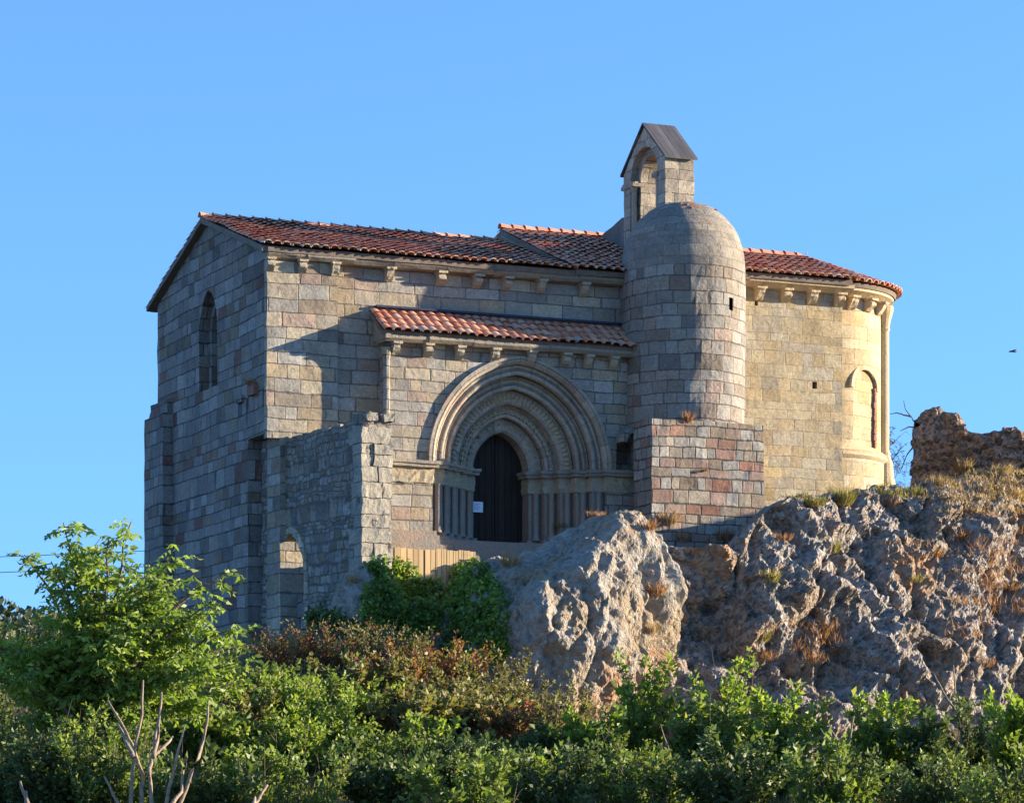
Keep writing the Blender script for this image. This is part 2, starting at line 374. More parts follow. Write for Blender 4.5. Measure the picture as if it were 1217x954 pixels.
# ---- rock
def rock_mat(name, c_pale, c_tan, c_dark, orange_at=None, orange_r=2., pal_w=.5, pebble=1.):
    t = NT(name); o = t.obj()
    n1 = t.noise(o, .6, 6, .6, .2); n2 = t.noise(o, 3.2, 7, .75, .0); n3 = t.noise(o, 11., 6, .75)
    col = t.mix(t.mr(n1, .42, .62), c_pale, c_tan)
    col = t.mix(t.mr(n2, .50, .66), col, c_dark)
    v1 = t.voro(o, 9.); rc = t.n('ShaderNodeSeparateColor'); t.set(rc.inputs[0], v1.outputs['Color'])
    pv = t.ma('MULTIPLY_ADD', rc.outputs[0], .8*pebble, 1-.4*pebble)
    col = t.mix(1., col, t.xyz(pv, pv, pv), 'MULTIPLY')
    col = t.mix(t.mr(rc.outputs[1], .86, .9, 0., .6), col, (.42, .27, .18))
    col = t.mix(t.mr(n3, .62, .75, 0., .7), col, (.08, .075, .07))
    col = t.mix(t.mr(t.noise(o, 5.5, 4, .6), .62, .74, 0., .7), col, (.5, .47, .41))
    if orange_at:
        for (p, r_) in orange_at:
            dv = t.n('ShaderNodeVectorMath', operation='DISTANCE'); t.set(dv.inputs[0], o); dv.inputs[1].default_value = p
            dd = t.ma('ADD', dv.outputs['Value'], t.ma('MULTIPLY', t.ma('SUBTRACT', n1, .5), r_*3))
            f = t.ma('MULTIPLY', t.mr(dd, r_, r_*.5), t.mr(n2, .35, .6, .25, .85))
            col = t.mix(f, col, (.42, .23, .11))
    h = t.ma('ADD', t.ma('MULTIPLY', n2, .13), t.ma('MULTIPLY', n3, .115))
    h = t.ma('SUBTRACT', h, t.ma('MULTIPLY', t.mr(v1.outputs['Distance'], .0, .7), .10*pebble))
    v2 = t.voro(o, 22.); h = t.ma('SUBTRACT', h, t.ma('MULTIPLY', v2.outputs['Distance'], .055))
    t.bsdf(col, .97, t.bump(h, 1., .9), .08)
    return t.m
M['cliff'] = rock_mat('cliff_conglomerate', (.36, .325, .29), (.32, .255, .19), (.18, .165, .15), [((4.6, 73.8, 6.0), 1.9), ((5.3, 75.5, 7.0), 1.2), ((10.2, 79, 6.6), 1.0), ((12.8, 81, 5.5), .9)])
M['boulder'] = rock_mat('pale_conglomerate', (.47, .44, .39), (.42, .34, .24), (.27, .25, .22), [((1.6, 72.5, 3.9), 1.6), ((3.0, 73.8, 5.), 1.0)], pebble=.6)
M['ruin'] = rock_mat('ruin_rubble', (.33, .27, .22), (.27, .19, .13), (.14, .12, .11), pebble=1.3)

def cellr(q, sc_):
    """random step per irregular cell: gives broken, blocky rock"""
    dd, pp = noise.voronoi(q*sc_)
    return noise.cell(pp[0]*17.3+Vector((3.3, 1.7, .9)))*min(1., (dd[1]-dd[0])/.22)
def rock_noise(p, s=1.):
    q = Vector(p); w = q+noise.noise_vector(q*1.7)*.12+noise.noise_vector(q*5.5)*.06
    a = noise.fractal(q*.32, 1., 2., 3)*.8
    wv = Vector((w.x, w.y, w.z*.62)); b = cellr(wv, .45)*.6+cellr(wv, 1.0)*.34+cellr(w, 2.3)*.16+cellr(w, 5.)*.08
    v = noise.voronoi(wv*.6)[0]; g = min(v[1]-v[0], .12)/.12      # clefts between the crags
    d = noise.fractal(q*2.6, .8, 2.2, 5)*.13
    return s*(a+b+d+g*.28-.2)

# ---- the cliff under the chancel: foot, crest and lean are real positions in metres
top_tab = [(2.6,6.9),(3.6,7.1),(5.4,7.35),(6.1,8.2),(7.,8.7),(8.2,8.9),(9.4,9.2),(10.4,9.35),(11.5,9.5),(12.9,9.95),(16,10.),(24,9.5),(40,7)]
yfront = [(2.6,75.0),(4.2,75.8),(5.5,76.7),(7.,78.2),(9.,80.2),(11,81.8),(13.,83.),(18,86.),(40,92)]
ybase = [(2.6,73.2),(5.,73.2),(8.,74.2),(11,76.),(13.,77.6),(18.,80.5),(40,86)]
mb = MB(); xs = list(np.arange(2.6, 15.0, .055))+list(np.arange(15., 40, .4)); T = 170
for x in xs:
    zt = lerp_tab(x, top_tab); y1 = lerp_tab(x, yfront); y0 = lerp_tab(x, ybase); zb = .8
    for j in range(T):
        t = j/(T-1)
        if t < .85:
            k = t/.85; z = zb+(zt-zb)*k; lean = k**1.4
            y = y0+(y1-y0)*lean; fade = 1.
        else:
            k = (t-.85)/.15; y = y1+k*(88-y1); z = zt+.12*k; fade = max(.15, 1-k/.12)
        p = Vector((x, y*.7, z)); n = rock_noise(p)
        mb.v.append((x+n*.30*fade+.0, y-n*.80*fade+.3, z+(n*.22 if t < .8 else .18*noise.fractal(Vector((x*1.3, y*1.3, 9)), 1, 2, 4))))
n = len(xs)
mb.f = [(i*T+j, (i+1)*T+j, (i+1)*T+j+1, i*T+j+1) for i in range(n-1) for j in range(T-1)]
mb.r = [0.]*len(mb.f); mb.uv = [None]*len(mb.f)
tag(link('rock_cliff', mesh_from('rock_cliff', mb, M['cliff'], recalc=False, smooth=False)), kind='structure')

def rock(name, c, dims, rz, seed, mat, label, cat='rock', sub=5, amp=.3, topf=None, ex=2.6, group=None, shear=0.):
    bm = bmesh.new(); bmesh.ops.create_icosphere(bm, subdivisions=sub, radius=1)
    for v in bm.verts:
        p = v.co.normalized()
        q = (abs(p.x)**ex+abs(p.y)**ex+abs(p.z)**ex)**(-1/ex)
        p = p*q
        z = p.z
        if topf and z > 0: z *= topf(p.x)
        w = Vector((p.x*dims[0]+shear*z*dims[2], p.y*dims[1], z*dims[2]))
        d = rock_noise(w*1.0+Vector((seed*7.3, seed*3.1, seed)), 1.)-.25
        nrm = Vector((p.x/dims[0], p.y/dims[1], p.z/dims[2])).normalized()
        v.co = w+nrm*d*amp
    me = bpy.data.meshes.new(name); bm.to_mesh(me); bm.free(); me.materials.append(mat)
    o = link(name, me, loc=c); o.rotation_euler = (0, 0, rz)
    return tag(o, label, cat, group)
# material coordinates of the boulder are its own, so its orange stains are set in local metres
M['boulder'] = rock_mat('pale_conglomerate', (.385, .355, .31), (.38, .30, .205), (.24, .215, .185), [((-.3, -1.4, -1.6), 1.7), ((1.6, -1.4, -.2), 1.1)], pebble=.55)
rock('boulder', (1.42, 74.3, 4.25), (2.5, 1.55, 3.55), radians(40), 1, M['boulder'], 'huge pale grey and ochre boulder standing in front of the church doorway', 'boulder', sub=7, amp=.46,
     topf=lambda x: lerp_tab(x, [(-1,.62),(-.7,.66),(-.45,.78),(-.2,.90),(.1,1.0),(.35,1.02),(.6,.92),(1,.74)]), ex=3.9, shear=.14)
for (c, d, rz, sd, lab) in [((-3.5, 74.6, 4.9), (.75, .6, 1.75), .3, 2, 'grey rock at the foot of the yard wall, left of the wooden planks'),
                            ((-2.3, 75.4, 4.3), (1.0, .7, 1.45), .2, 5, 'low ivy covered rock below the wooden planks'),
                            ((-.55, 76.2, 5.0), (1.05, .9, 2.0), .5, 3, 'ivy covered rock between the wooden planks and the big boulder'),
                            ((.35, 76.6, 5.2), (.9, .8, 1.9), .2, 4, 'small grey rock leaning on the left side of the big boulder')]:
    rock('rock_outcrop', c, d, rz, sd, M['boulder'], lab, 'rock', sub=6, amp=.24)

# ================================================================== CHURCH (own frame: x east along the wall, y north, z up)
TH = radians(23.7); OX, OY = -6.3676, 80.
ct, st_ = cos(TH), sin(TH)
def W(u, v, z): return Vector((OX+ct*u-st_*v, OY+st_*u+ct*v, z))
ZB = 5.0
church = empty('stone_church', (OX, OY, ZB), TH, label='romanesque stone hermitage with red tiled roofs on top of the rock', cat='church')
def part(name, mb, mat, parent=None, label=None, **k):
    """geometry is given with absolute heights in the church frame"""
    par = parent or church
    o = link(name, mesh_from(name, mb, M[mat] if isinstance(mat, str) else mat, **k), par)
    if par is church: o.location = (0, 0, -ZB)
    if label: o['label'] = label
    return o

def pointed(a, e, c, zs, n=12, rev=False):
    """points of a pointed arch from right spring over the top to left spring, centre c"""
    R = a+e; top = math.acos(e/R); pts = []
    for i in range(n+1):
        t = top*i/n; pts.append((c-e+R*cos(t), zs+R*sin(t)))
    for i in range(n-1, -1, -1):
        t = top*i/n; pts.append((c+e-R*cos(t), zs+R*sin(t)))
    return pts

EAV = 15.0      # wall top
# west wall with gable, lancet and the notch where the yard wall meets it
lan = [(4.6-.70, 12.25)]+[(4.6-.70, 14.0)]+pointed(.70, .55, 4.6, 13.85, 8)[::-1]+[(4.6+.70, 12.25)]
lan = [(5.38, 12.25)]+pointed(.78, .35, 4.6, 13.85, 8)+[(3.82, 12.25)]
lan_in = [(5.16, 12.35)]+pointed(.56, .33, 4.6, 13.82, 8)+[(4.04, 12.35)]
outer = [(1.3,3.5),(1.3,10.48),(0,10.48),(0,15.22),(4.6,16.72),(9.2,15.22),(9.2,3.5)]
mb = MB(); mb.prism(outer, 0, .28, 'yz', [lan])
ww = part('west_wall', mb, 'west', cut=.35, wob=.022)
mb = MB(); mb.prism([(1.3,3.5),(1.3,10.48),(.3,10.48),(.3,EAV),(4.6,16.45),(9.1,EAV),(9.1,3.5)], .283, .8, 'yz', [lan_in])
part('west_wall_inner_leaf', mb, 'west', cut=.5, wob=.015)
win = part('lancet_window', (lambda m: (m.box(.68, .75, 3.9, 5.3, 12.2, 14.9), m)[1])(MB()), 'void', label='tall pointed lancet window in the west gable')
mb = MB(); mb.box(-.30, .15, 7.75, 9.52, 3.5, 12.0); mb.prism([(7.75,12.0),(9.52,12.0),(9.52,12.1),(9.35,12.22),(9.35,12.38),(7.75,12.38)], -.16, .1, 'yz')
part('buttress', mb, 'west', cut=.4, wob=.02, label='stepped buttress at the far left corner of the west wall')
# dark red putlog stones sticking out of the west wall near the corner
mb = MB(); mb.box(-.14, .05, .45, .95, 11.55, 11.85); part('projecting_stone', mb, 'redstone', cut=.2, wob=.02)
mb = MB(); mb.box(-.10, .05, 1.55, 2.0, 11.5, 11.68); part('projecting_stone', mb, 'west', cut=.2, wob=.02)

# south wall of the nave, with the gap of the portal behind the porch
mb = MB(); mb.prism([(.36,3.5),(.36,10.45),(.28,10.45),(.28,EAV),(13.6,EAV+.1),(13.6,3.5)], 0, .8, 'xz', [[(4.0,6.5),(9.9,6.5),(9.9,12.9),(4.0,12.9)]])
part('nave_wall', mb, 'nave', cut=.4, wob=.018)
mb = MB(); mb.prism([(.004,10.36),(1.94,10.36),(1.94,EAV-.02),(.004,EAV-.02)], -.2, .03, 'xz'); mb.box(.36, 1.94, -.2, .03, 5., 10.36)
part('corner_pier', mb, 'nave', cut=.35, wob=.022, label='rough grey masonry of the southwest corner')
mb = MB(); mb.box(.3, 13.6, 8.4, 9.2, 3.5, EAV); mb.box(13., 13.6, 0.8, 8.4, 3.5, 16.3); part('rear_wall', mb, 'nave')
# cornice slabs under the eaves
mb = MB(); u = -.02
random.seed(3)
while u < 10.4:
    L = random.uniform(.9, 1.6); dz = random.uniform(-.012, .012); v0 = -.38+random.uniform(-.03, .02)
    mb.prism([(v0, 15.12+dz),(v0, 15.05+dz),(v0+.09, 14.97+dz),(.1, 14.97+dz),(.1, 15.12+dz)], u, min(u+L, 10.45)-.012, 'yz'); u += L
part('cornice', mb, 'cornice', cut=.4, wob=.012)
def corbel(u, v, zt, rz=0, w=.2, proj=.3, hgt=.34, mat='corbel', parent=None):
    m = MB(); p = proj
    style = random.random()
    if style < .6: prof = [(0,0),(-p,0),(-p,-.07),(-p*.86,-.09),(-p*.8,-.16),(-p*.62,-.23),(-p*.35,-hgt+.04),(-.04,-hgt),(0,-hgt)]
    else: prof = [(0,0),(-p,0),(-p,-.05),(-p*.7,-.07),(-p*.95,-.13),(-p*.93,-.2),(-p*.55,-.27),(-p*.2,-hgt+.02),(0,-hgt)]
    # keep the top broader than the foot
    m.prism([(y, z) for y, z in prof][::-1], -w/2, w/2, 'yz')
    m.prism([(-p-.02,.0),(-p-.02,-.055),(0,-.055),(0,.0)], -w/2-.03, w/2+.03, 'yz')
    me = mesh_from('corbel', m, M[mat], cut=.1, wob=.018, wscale=6+random.random()*5)
    o = link('corbel', me, church, (u, v, zt-ZB)); o.rotation_euler = (0, 0, rz); return o
for u in (.08, .95, 1.85, 3.4, 4.85, 5.9, 6.75, 7.75, 9.0): corbel(u, -.0 if u > 2 else -.19, 14.965, proj=.32 if u > 2 else .2)

# ---- tiled roofs
def tiles(mb, P0, e, up, L, Ls, nrm, sp=.26, row=.33, cov_at=None, lift=.05, skip=None):
    e, up, nrm = Vector(e).normalized(), Vector(up).normalized(), Vector(nrm).normalized(); P0 = Vector(P0)
    nc = int(round(L/sp)); nr = int(Ls/row)
    for i in range(nc):
        for kind in (0, 1):                       # 0 channel, 1 cover
            for j in range(nr+1):
                a0 = (i+.5+(.5 if kind == 0 else 0))*sp; t0 = j*row-(.06 if kind else .0)
                if kind == 0 and i == nc-1: continue
                if t0 > Ls-.1: continue
                if skip and skip(a0, t0): continue
                jj = random.uniform(-.02, .02); t0 += random.uniform(-.025, .025); c0 = P0+e*(a0+jj)+up*t0; c0 += nrm*(noise.noise(c0*.55)*.05+noise.noise(c0*1.7)*.018)
                r0, r1 = (.122, .098); hh = .035 if kind else .035
                ln = min(row+.10, Ls-t0+.02); vs = []; n = 6
                lf = random.uniform(0, .018)
                for (tt, rr, hz) in ((0, r0, hh+(.035 if j == 0 else .016)+lf*.6), (ln, r1, hh-.008+lf*.2)):
                    for k in range(n+1):
                        a = pi*k/n; x = -cos(a)*rr; z = sin(a)*rr*(.6 if kind else -.35)+(0 if kind else .045)
                        vs.append(c0+e*(x+random.uniform(-.003, .003))+up*(tt+(random.uniform(-.02, .02) if tt == 0 and k == 0 else 0))+nrm*(hz+z))
                fs = [(k, k+1, k+n+2, k+n+1) for k in range(n)]
                if kind and j == 0:               # thick lip at the eave
                    for k in range(n+1):
                        a = pi*k/n; rr = r0-.022; vs.append(c0+e*(-cos(a)*rr)+nrm*(hh+.035+lf+sin(a)*rr*.95))
                    b = 2*(n+1); fs += [(k, b+k, b+k+1, k+1) for k in range(n)]
                rn = random.random(); rn = min(.999, max(0, rn*(.8 if j else 1)+(.15 if j < 1 else 0)))
                mb.add(vs, fs, rn)
def slope_roof(name, u0, u1, v_e, z_e, v_r, z_r, parent=None, verge=True):
    """one slope from eave (v_e,z_e) up to ridge (v_r,z_r)"""
    d = Vector((0, v_r-v_e, z_r-z_e)); Ls = d.length; up = d.normalized()
    nrm = Vector((1,0,0)).cross(up) if v_r > v_e else up.cross(Vector((1,0,0)))
    mb = MB(); tiles(mb, (u0, v_e, z_e), (1,0,0), up, u1-u0, Ls, nrm)
    o = part(name, mb, 'tile', parent, recalc=False)
    m2 = MB(); s = 1 if v_r > v_e else -1
    m2.prism([(v_e+s*.08, z_e-.11),(v_e+s*.08, z_e+.03),(v_r, z_r+.0),(v_r, z_r-.14)], u0+.01, u1-.01, 'yz')
    b = link('roof_bedding', mesh_from('roof_bedding', m2, M['mortar'], cut=.4, wob=.015), o)
    return o
def ridge(u0, u1, v, z, parent):
    mb = MB(); u = u0
    while u < u1:
        ln = min(.42, u1-u); r = .125; vs = []
        for (uu, rr, dz) in ((u-.03, r, .03), (u+ln, r*.85, 0)):
            for k in range(8):
                a = pi*k/7; vs.append((uu, v-cos(a)*rr*1.1, z+dz+sin(a)*rr))
        mb.add(vs, [(k, k+1, k+9, k+8) for k in range(7)], random.uniform(.0, .5)); u += .38
        mb.lathe((u-.03, v, z+.12), [(.035,0),(.03,.05),(0,.06)], 6)
    link('ridge_tiles', mesh_from('ridge_tiles', mb, M['tile'], recalc=False), parent)
nr = slope_roof('nave_roof', -.22, 8.7, -.5, 15.2, 4.6, 16.85)
slope_roof('nave_roof', -.22, 8.7, 9.7, 15.2, 4.6, 16.85)
ridge(-.22, 8.7, 4.6, 16.85, nr)
cr = slope_roof('crossing_roof', 8.62, 13.7, -.52, 15.24, 4.6, 17.22)
slope_roof('crossing_roof', 8.62, 13.7, 9.72, 15.24, 4.6, 17.22)
ridge(8.62, 13.7, 4.6, 17.25, cr)
mb = MB(); mb.prism([(-.4,15.13),(-.4,15.2),(4.6,17.18),(9.6,15.2),(9.6,15.13),(4.6,16.6)], 8.635, 8.9, 'yz')
part('roof_step', mb, 'cornice', cut=.4, wob=.015)
# verge stones along the west gable
mb = MB()
for sgn in (0, 1):
    for k in range(9):
        a, b = k/9, (k+1)/9-.004
        def q(t, off): 
            v = -.46+t*5.06; z = 15.07+t*1.62+off
            return ((v if not sgn else 9.2-v), z)
        mb.prism([q(a,.02), q(b,.02), q(b,.13), q(a,.13)], -.07+random.uniform(-.015,.015), .12, 'yz')
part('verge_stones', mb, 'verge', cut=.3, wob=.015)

# ---- porch (projecting block with the portal)
CU, SPR, FL = 6.93, 9.92, 7.9
PV = -.6
hole = [(CU+2.5, FL), (CU+2.5, SPR)]+pointed(2.5, .27, CU, SPR, 16)+[(CU-2.5, SPR), (CU-2.5, FL)]
hole = [(CU+2.5, 7.3)]+pointed(2.5, .27, CU, SPR, 16)+[(CU-2.5, 7.3)]
po = [(3.18,6.2),(3.18,12.97),(10.4,12.97),(10.4,6.2)]
niche = [(10.3,9.96),(10.3,10.7),(9.98,10.88),(9.74,10.7),(9.74,9.96)]
mb = MB(); mb.prism(po, PV, -.25, 'xz', [hole, niche])
pw = part('porch_wall', mb, 'porch', cut=.35, wob=.014)
mb = MB(); mb.box(3.18, 3.9, -.247, .0, 6.2, 12.97); mb.box(9.8, 10.4, -.247, .02, 6.2, 9.9); mb.box(9.6, 10.4, -.247, .02, 10.9, 12.97); mb.box(3.9, 9.6, -.247, .02, 12.85, 12.97)
part('porch_side_wall', mb, 'porch', cut=.4, wob=.012)
mb = MB(); mb.lathe((3.13, PV-.02, 8.0), [(.09,0),(.09,4.5),(.14,4.72),(.14,4.8)], 10); part('corner_shaft', mb, 'porch')
# infill masonry behind the arch orders down to the wall
mb = MB()
u = 3.0
while u < 10.05:
    L = random.uniform(.8, 1.5); dz = random.uniform(-.01, .01); v0 = -.94+random.uniform(-.02, .02)
    mb.prism([(v0,13.10+dz),(v0,13.03+dz),(v0+.08,12.95+dz),(-.2,12.95+dz),(-.2,13.10+dz)], u, min(u+L, 10.1)-.012, 'yz'); u += L
part('porch_cornice', mb, 'cornice', cut=.35, wob=.012)
for u in (3.35, 4.25, 5.15, 6.15, 7.2, 8.2, 8.85, 9.6): corbel(u, PV, 12.95, w=.19, proj=.28, hgt=.33)
pr = slope_roof('porch_roof', 2.88, 10.08, -1.0, 13.17, .02, 13.86)
mb = MB(); mb.box(3.05, 10.4, -.14, .0, 13.93, 13.985); part('flashing', mb, 'flash', pr)
pr.children[-1].location = (0,0,0)
# end of the lean-to roof
mb = MB(); mb.prism([(-.95,13.0),(-.95,13.12),(-.02,13.74),(-.02,13.0)], 2.98, 3.19, 'yz'); part('porch_roof_end', mb, 'cornice', cut=.3, wob=.015)

# archivolts
def ring(name, Ro, Ri, vf, vb, mat, style=0):
    """one order of the portal: cross-section swept round the pointed arch"""
    w = Ro-Ri; sec = [(Ro, vb), (Ro, vf)]
    if style == 0:      # fillet, hollow, big roll on the arris
        rr = min(.062, w*.2); c1 = Ro-.12; sec += [(Ro-.03, vf), (Ro-.04, vf+.05)]+[(c1-.045*cos(radians(180-180*q/5)), vf+.05-.05*sin(radians(180*q/5))) for q in range(6)]+[(c1-.055, vf+.07), (Ri+2*rr+.03, vf+.06), (Ri+2*rr+.015, vf+.02)]
        for k in range(9):
            a = radians(100-215*k/8-0); sec.append((Ri+rr+rr*cos(pi-a*0+0)*0, vf) if False else (Ri+rr-rr*sin(-radians(90)+radians(200)*k/8)*1.0, vf+rr-rr*cos(-radians(90)+radians(200)*k/8)))
        sec += [(Ri+.04, vf+2*rr+.03)]
    elif style == 1:    # plain chamfered
        sec += [(Ri+.06, vf), (Ri, vf+.06)]
    elif style == 2:    # hood: two steps
        sec += [(Ro-.07, vf), (Ro-.085, vf+.045), (Ro-.13, vf+.03), (Ri+.0, vf+.10)]
    sec += [(Ri+(.04 if style == 0 else 0), vb)]
    mb = MB(); n = 22; e = .27; vs = []; uvs = []
    path = []
    for side in (1, -1):
        rng = range(n+1) if side == 1 else range(n-1, -1, -1)
        for i in rng: path.append((side, i/n))
    for (side, f) in path:
        for (r, v) in sec:
            R = r+e; top = math.acos(e/R); t = top*f
            vs.append((CU+side*(-e+R*cos(t)), v, SPR+R*sin(t))); uvs.append((side*(top-t)*Ro*1.0+Ro*3, r+1.5+(v-vf)*.3))
    m = len(sec); fs = []
    for i in range(len(path)-1):
        for k in range(m-1):
            a = i*m+k; fs.append((a, a+1, a+m+1, a+m))
    mb.add(vs, fs, None, uvs)
    return part(name, mb, mat, recalc=False, wob=.006)
ring('archivolt', 2.64, 2.44, PV-.10, -.2, 'voussoir', 2)['label'] = 'outermost pale hood moulding'
orders = [(2.5, 2.16, -.50, -.1, 0), (2.16, 1.82, -.22, .25, 0), (1.82, 1.48, .06, .55, 1), (1.48, 1.15, .34, .8, 0), (1.15, .81, .62, 1.25, 1)]
for (a, b, vf, vb, s_) in orders: ring('archivolt', a+.005, b, vf, vb, 'voussoir', s_)
# carved leaves round the third and fifth orders
def leaf_ring(r, v, n, sz):
    mb = MB(); e = .27; R = r+e; top = math.acos(e/R)
    for side in (1, -1):
        for i in range(n):
            t = top*(i+.5)/n; cx_, cz = CU+side*(-e+R*cos(t)), SPR+R*sin(t)
            er = Vector((side*cos(t), 0, sin(t))); et = Vector((-side*sin(t), 0, cos(t))); c = Vector((cx_, v, cz))
            s1 = sz*random.uniform(.8, 1.15)
            pts = [c-er*s1*.9, c+et*s1*.55-er*s1*.1, c+et*s1*.4+er*s1*.8, c+er*s1*.95, c-et*s1*.4+er*s1*.8, c-et*s1*.55-er*s1*.1, c+Vector((0,-s1*.55,0))]
            mb.add(pts, [(k, (k+1) % 6, 6) for k in range(6)])
            if random.random() < .8: mb.lathe(tuple(c+er*s1*.2+Vector((0,-s1*.3,0))), [(0,-.04),(.035,-.02),(.035,.02),(0,.04)], 6)
    vs = []; n2 = 24
    for side, f in [(1, i/n2) for i in range(n2+1)]+[(-1, i/n2) for i in range(n2-1, -1, -1)]:
        t = top*f
        for rr in (R-sz*.3, R+sz*.3): vs.append((CU+side*(-e+rr*cos(t)), v-.006, SPR+rr*sin(t)))
    mb.add(vs, [(2*i, 2*i+1, 2*i+3, 2*i+2) for i in range(2*n2)])
    part('carved_leaf_band', mb, 'frieze', wob=.012, wscale=9)
leaf_ring(1.66, .055, 22, .13); leaf_ring(1.30, .33, 16, .085); leaf_ring(.99+.02, .615, 10, .05)
# jambs: stepped plan, colonnettes in the angles
steps = [(2.5, -.585), (2.16, -.50+.05), (1.82, -.17), (1.48, .11), (1.15, .39), (.81, .67)]
def plan(sgn, grow, outer_u):
    pts = [(outer_u, 1.2), (outer_u, PV-grow if grow > 0 else PV+.01)]
    cur = [(2.5-grow, PV-grow if grow > 0 else PV+.01)]
    L = []
    prev_v = PV-grow if grow > 0 else PV+.01
    for k in range(len(steps)):
        a = steps[k][0]-grow
        L.append((a, prev_v))
        nv = (steps[k+1][1]-grow) if k+1 < len(steps) else 1.2
        L.append((a, nv)); prev_v = nv
    P = [(CU+sgn*a, v) for a, v in L]
    return [(outer_u, 1.2), (outer_u, prev0(grow))]+P
def prev0(grow): return PV-grow if grow > 0 else PV+.01
for sgn, ou, ou2 in ((-1, CU-2.52, 3.14), (1, CU+2.52, 10.35)):
    mb = MB(); mb.prism(plan(sgn, 0, ou), 7.6, 9.35, 'xy'); part('jamb', mb, 'jamb', cut=.3, wob=.008)
    mb = MB(); mb.prism(plan(sgn, .035, ou2), 9.35, 9.76, 'xy'); part('capital_frieze', mb, 'frieze', cut=.12, wob=.035, wscale=7)
    mb = MB(); mb.prism(plan(sgn, .13, ou2), 9.76, 9.85, 'xy'); mb.prism(plan(sgn, .17, ou2), 9.85, 9.93, 'xy'); part('impost', mb, 'cornice', cut=.25, wob=.02)
    mb = MB(); mb.prism(plan(sgn, .08, ou2), 7.98, 8.10, 'xy'); mb.prism(plan(sgn, .14, ou2), 7.75, 7.98, 'xy'); mb.prism(plan(sgn, .2, ou2), 7.5, 7.75, 'xy'); part('plinth', mb, 'jamb', cut=.3, wob=.014)
    for k in range(5):
        a = steps[k][0]; v = steps[k+1][1]
        uu = CU+sgn*(a-.17); vv = v-.085
        mb = MB(); mb.lathe((uu, vv, 8.08), [(.12,0),(.12,.05),(.09,.09),(.10,.13),(.075,.17),(.075,1.22),(.1,1.27)], 12); part('colonnette', mb, 'jamb', smooth=True)
# the door
door = part('door', (lambda m: (m.prism([(CU+.81,7.9)]+pointed(.81,.27,CU,SPR,10)+[(CU-.81,7.9)], 1.16, 1.22, 'xz'), m)[1])(MB()), 'void', label='dark plank double door under the portal')
for s_ in (-1, 1):
    pts = [(CU+s_*.012, 7.92), (CU+s_*.80, 7.92)]
    R = .80+.27; top = math.acos(.27/R)
    pts += [(CU+s_*(-.27+R*cos(top*i/10)), SPR+R*sin(top*i/10)) for i in range(10)]+[(CU+s_*.012, SPR+R*sin(top)-.02)]
    mb = MB(); mb.prism(pts, 1.09, 1.157, 'xz'); d = part('door_leaf', mb, 'door', door); d.location = (0,0,0)
# floor of the porch
mb = MB(); mb.box(4.3, 9.4, -.6, 1.3, 7.3, 7.9); part('threshold', mb, 'jamb', cut=.5, wob=.01)

# ---- round stair tower and its square base
TU, TV, TR = 11.74, -.6, 1.66
def tower():
    mb = MB(); seg = 72; slit_a = radians(-68)
    angs = sorted([2*pi*i/seg-pi for i in range(seg+1)]+[slit_a-.045, slit_a+.045])
    zs = [10.92+.3*i for i in range(11)]+[14.16, 14.5, 14.7, 15.0, 15.3]
    zs = sorted(set([z for z in zs if not (14.16 < z < 14.5)]))
    def rad(z): return TR-.03+.06*sstep(9, 14.5, z)
    zs = [z for z in zs if z <= 15.45]
    rows = [(rad(z), z) for z in zs]
    for i in range(1, 15):
        t = pi/2*i/14; rows.append((max(.001, (TR+.03)*max(0, cos(t))**.88), 15.42+1.83*sin(t)))
    n = len(angs); vs = []; uvs = []; L = 0
    for (r, z) in rows:
        if z > 15.42: L = 15.42+(z-15.42)*1.5
        else: L = z
        for a in angs: vs.append((TU+r*cos(a), TV+r*sin(a), z)); uvs.append((a*max(TR*.6 if z > 16.6 else TR, .3), L))
    fs = []; fd = []
    for j in range(len(rows)-1):
        for i in range(n-1):
            am = (angs[i]+angs[i+1])/2
            if abs(am-slit_a) < .045 and 14.1 < (rows[j][1]+rows[j+1][1])/2 < 14.5: continue
            p = j*n+i; (fd if rows[j][1] > 15.0 else fs).append((p, p+1, p+n+1, p+n))
    md = MB(); md.add(vs, fd, None, uvs)
    mb.add(vs, fs, None, uvs)
    me = mesh_from('tower', mb, M['tower'], recalc=True); med = mesh_from('dome', md, M['domest'], recalc=True, smooth=True)
    for mm in (me, med):
        for v in mm.vertices:
            q = v.co*1.6; d = noise.noise_vector(q)*.03+noise.noise_vector(q*3)*.016; v.co += d
    o = link('round_tower', me, church, (0,0,-ZB)); o['label'] = 'round domed stair tower of grey stone beside the portal'
    link('dome', med, o)['label'] = 'plastered grey dome of the tower'
    m2 = MB(); a0 = slit_a; m2.lathe((TU, TV, 14.0), [(TR-.18,0),(TR-.18,.7)], 6, a0-.12, a0+.12); link('slit_window', mesh_from('slit_window', m2, M['void'], recalc=False), o)
    # broken brick patch at the crown of the dome
    m3 = MB()
    for k in range(16):
        a = radians(random.uniform(-120, -50)); t = random.uniform(.97, 1.2); r = 1.67*cos(t)**.88; z = 15.42+1.80*sin(t)
        p = Vector((TU+r*cos(a), TV+r*sin(a), z)); s_ = random.uniform(.05, .11); m3.box(p.x-s_, p.x+s_, p.y-s_*.6, p.y+s_*.6, p.z-.035, p.z+.03)
    link('exposed_brick', mesh_from('exposed_brick', m3, M['redstone'], cut=.05, wob=.02, wscale=8), o)
tower()
mb = MB()
mb.prism([(9.97,-2.3),(13.30,-2.3),(13.30,-.3),(10.75,-.3),(10.75,-1.2),(9.97,-1.2)], 8.3, 10.85, 'xy'); mb.prism([(9.97,-2.3),(13.30,-2.3),(13.30,-.3),(10.6,-.3),(10.6,-1.2),(9.97,-1.2)], 10.853, 11.13, 'xy')
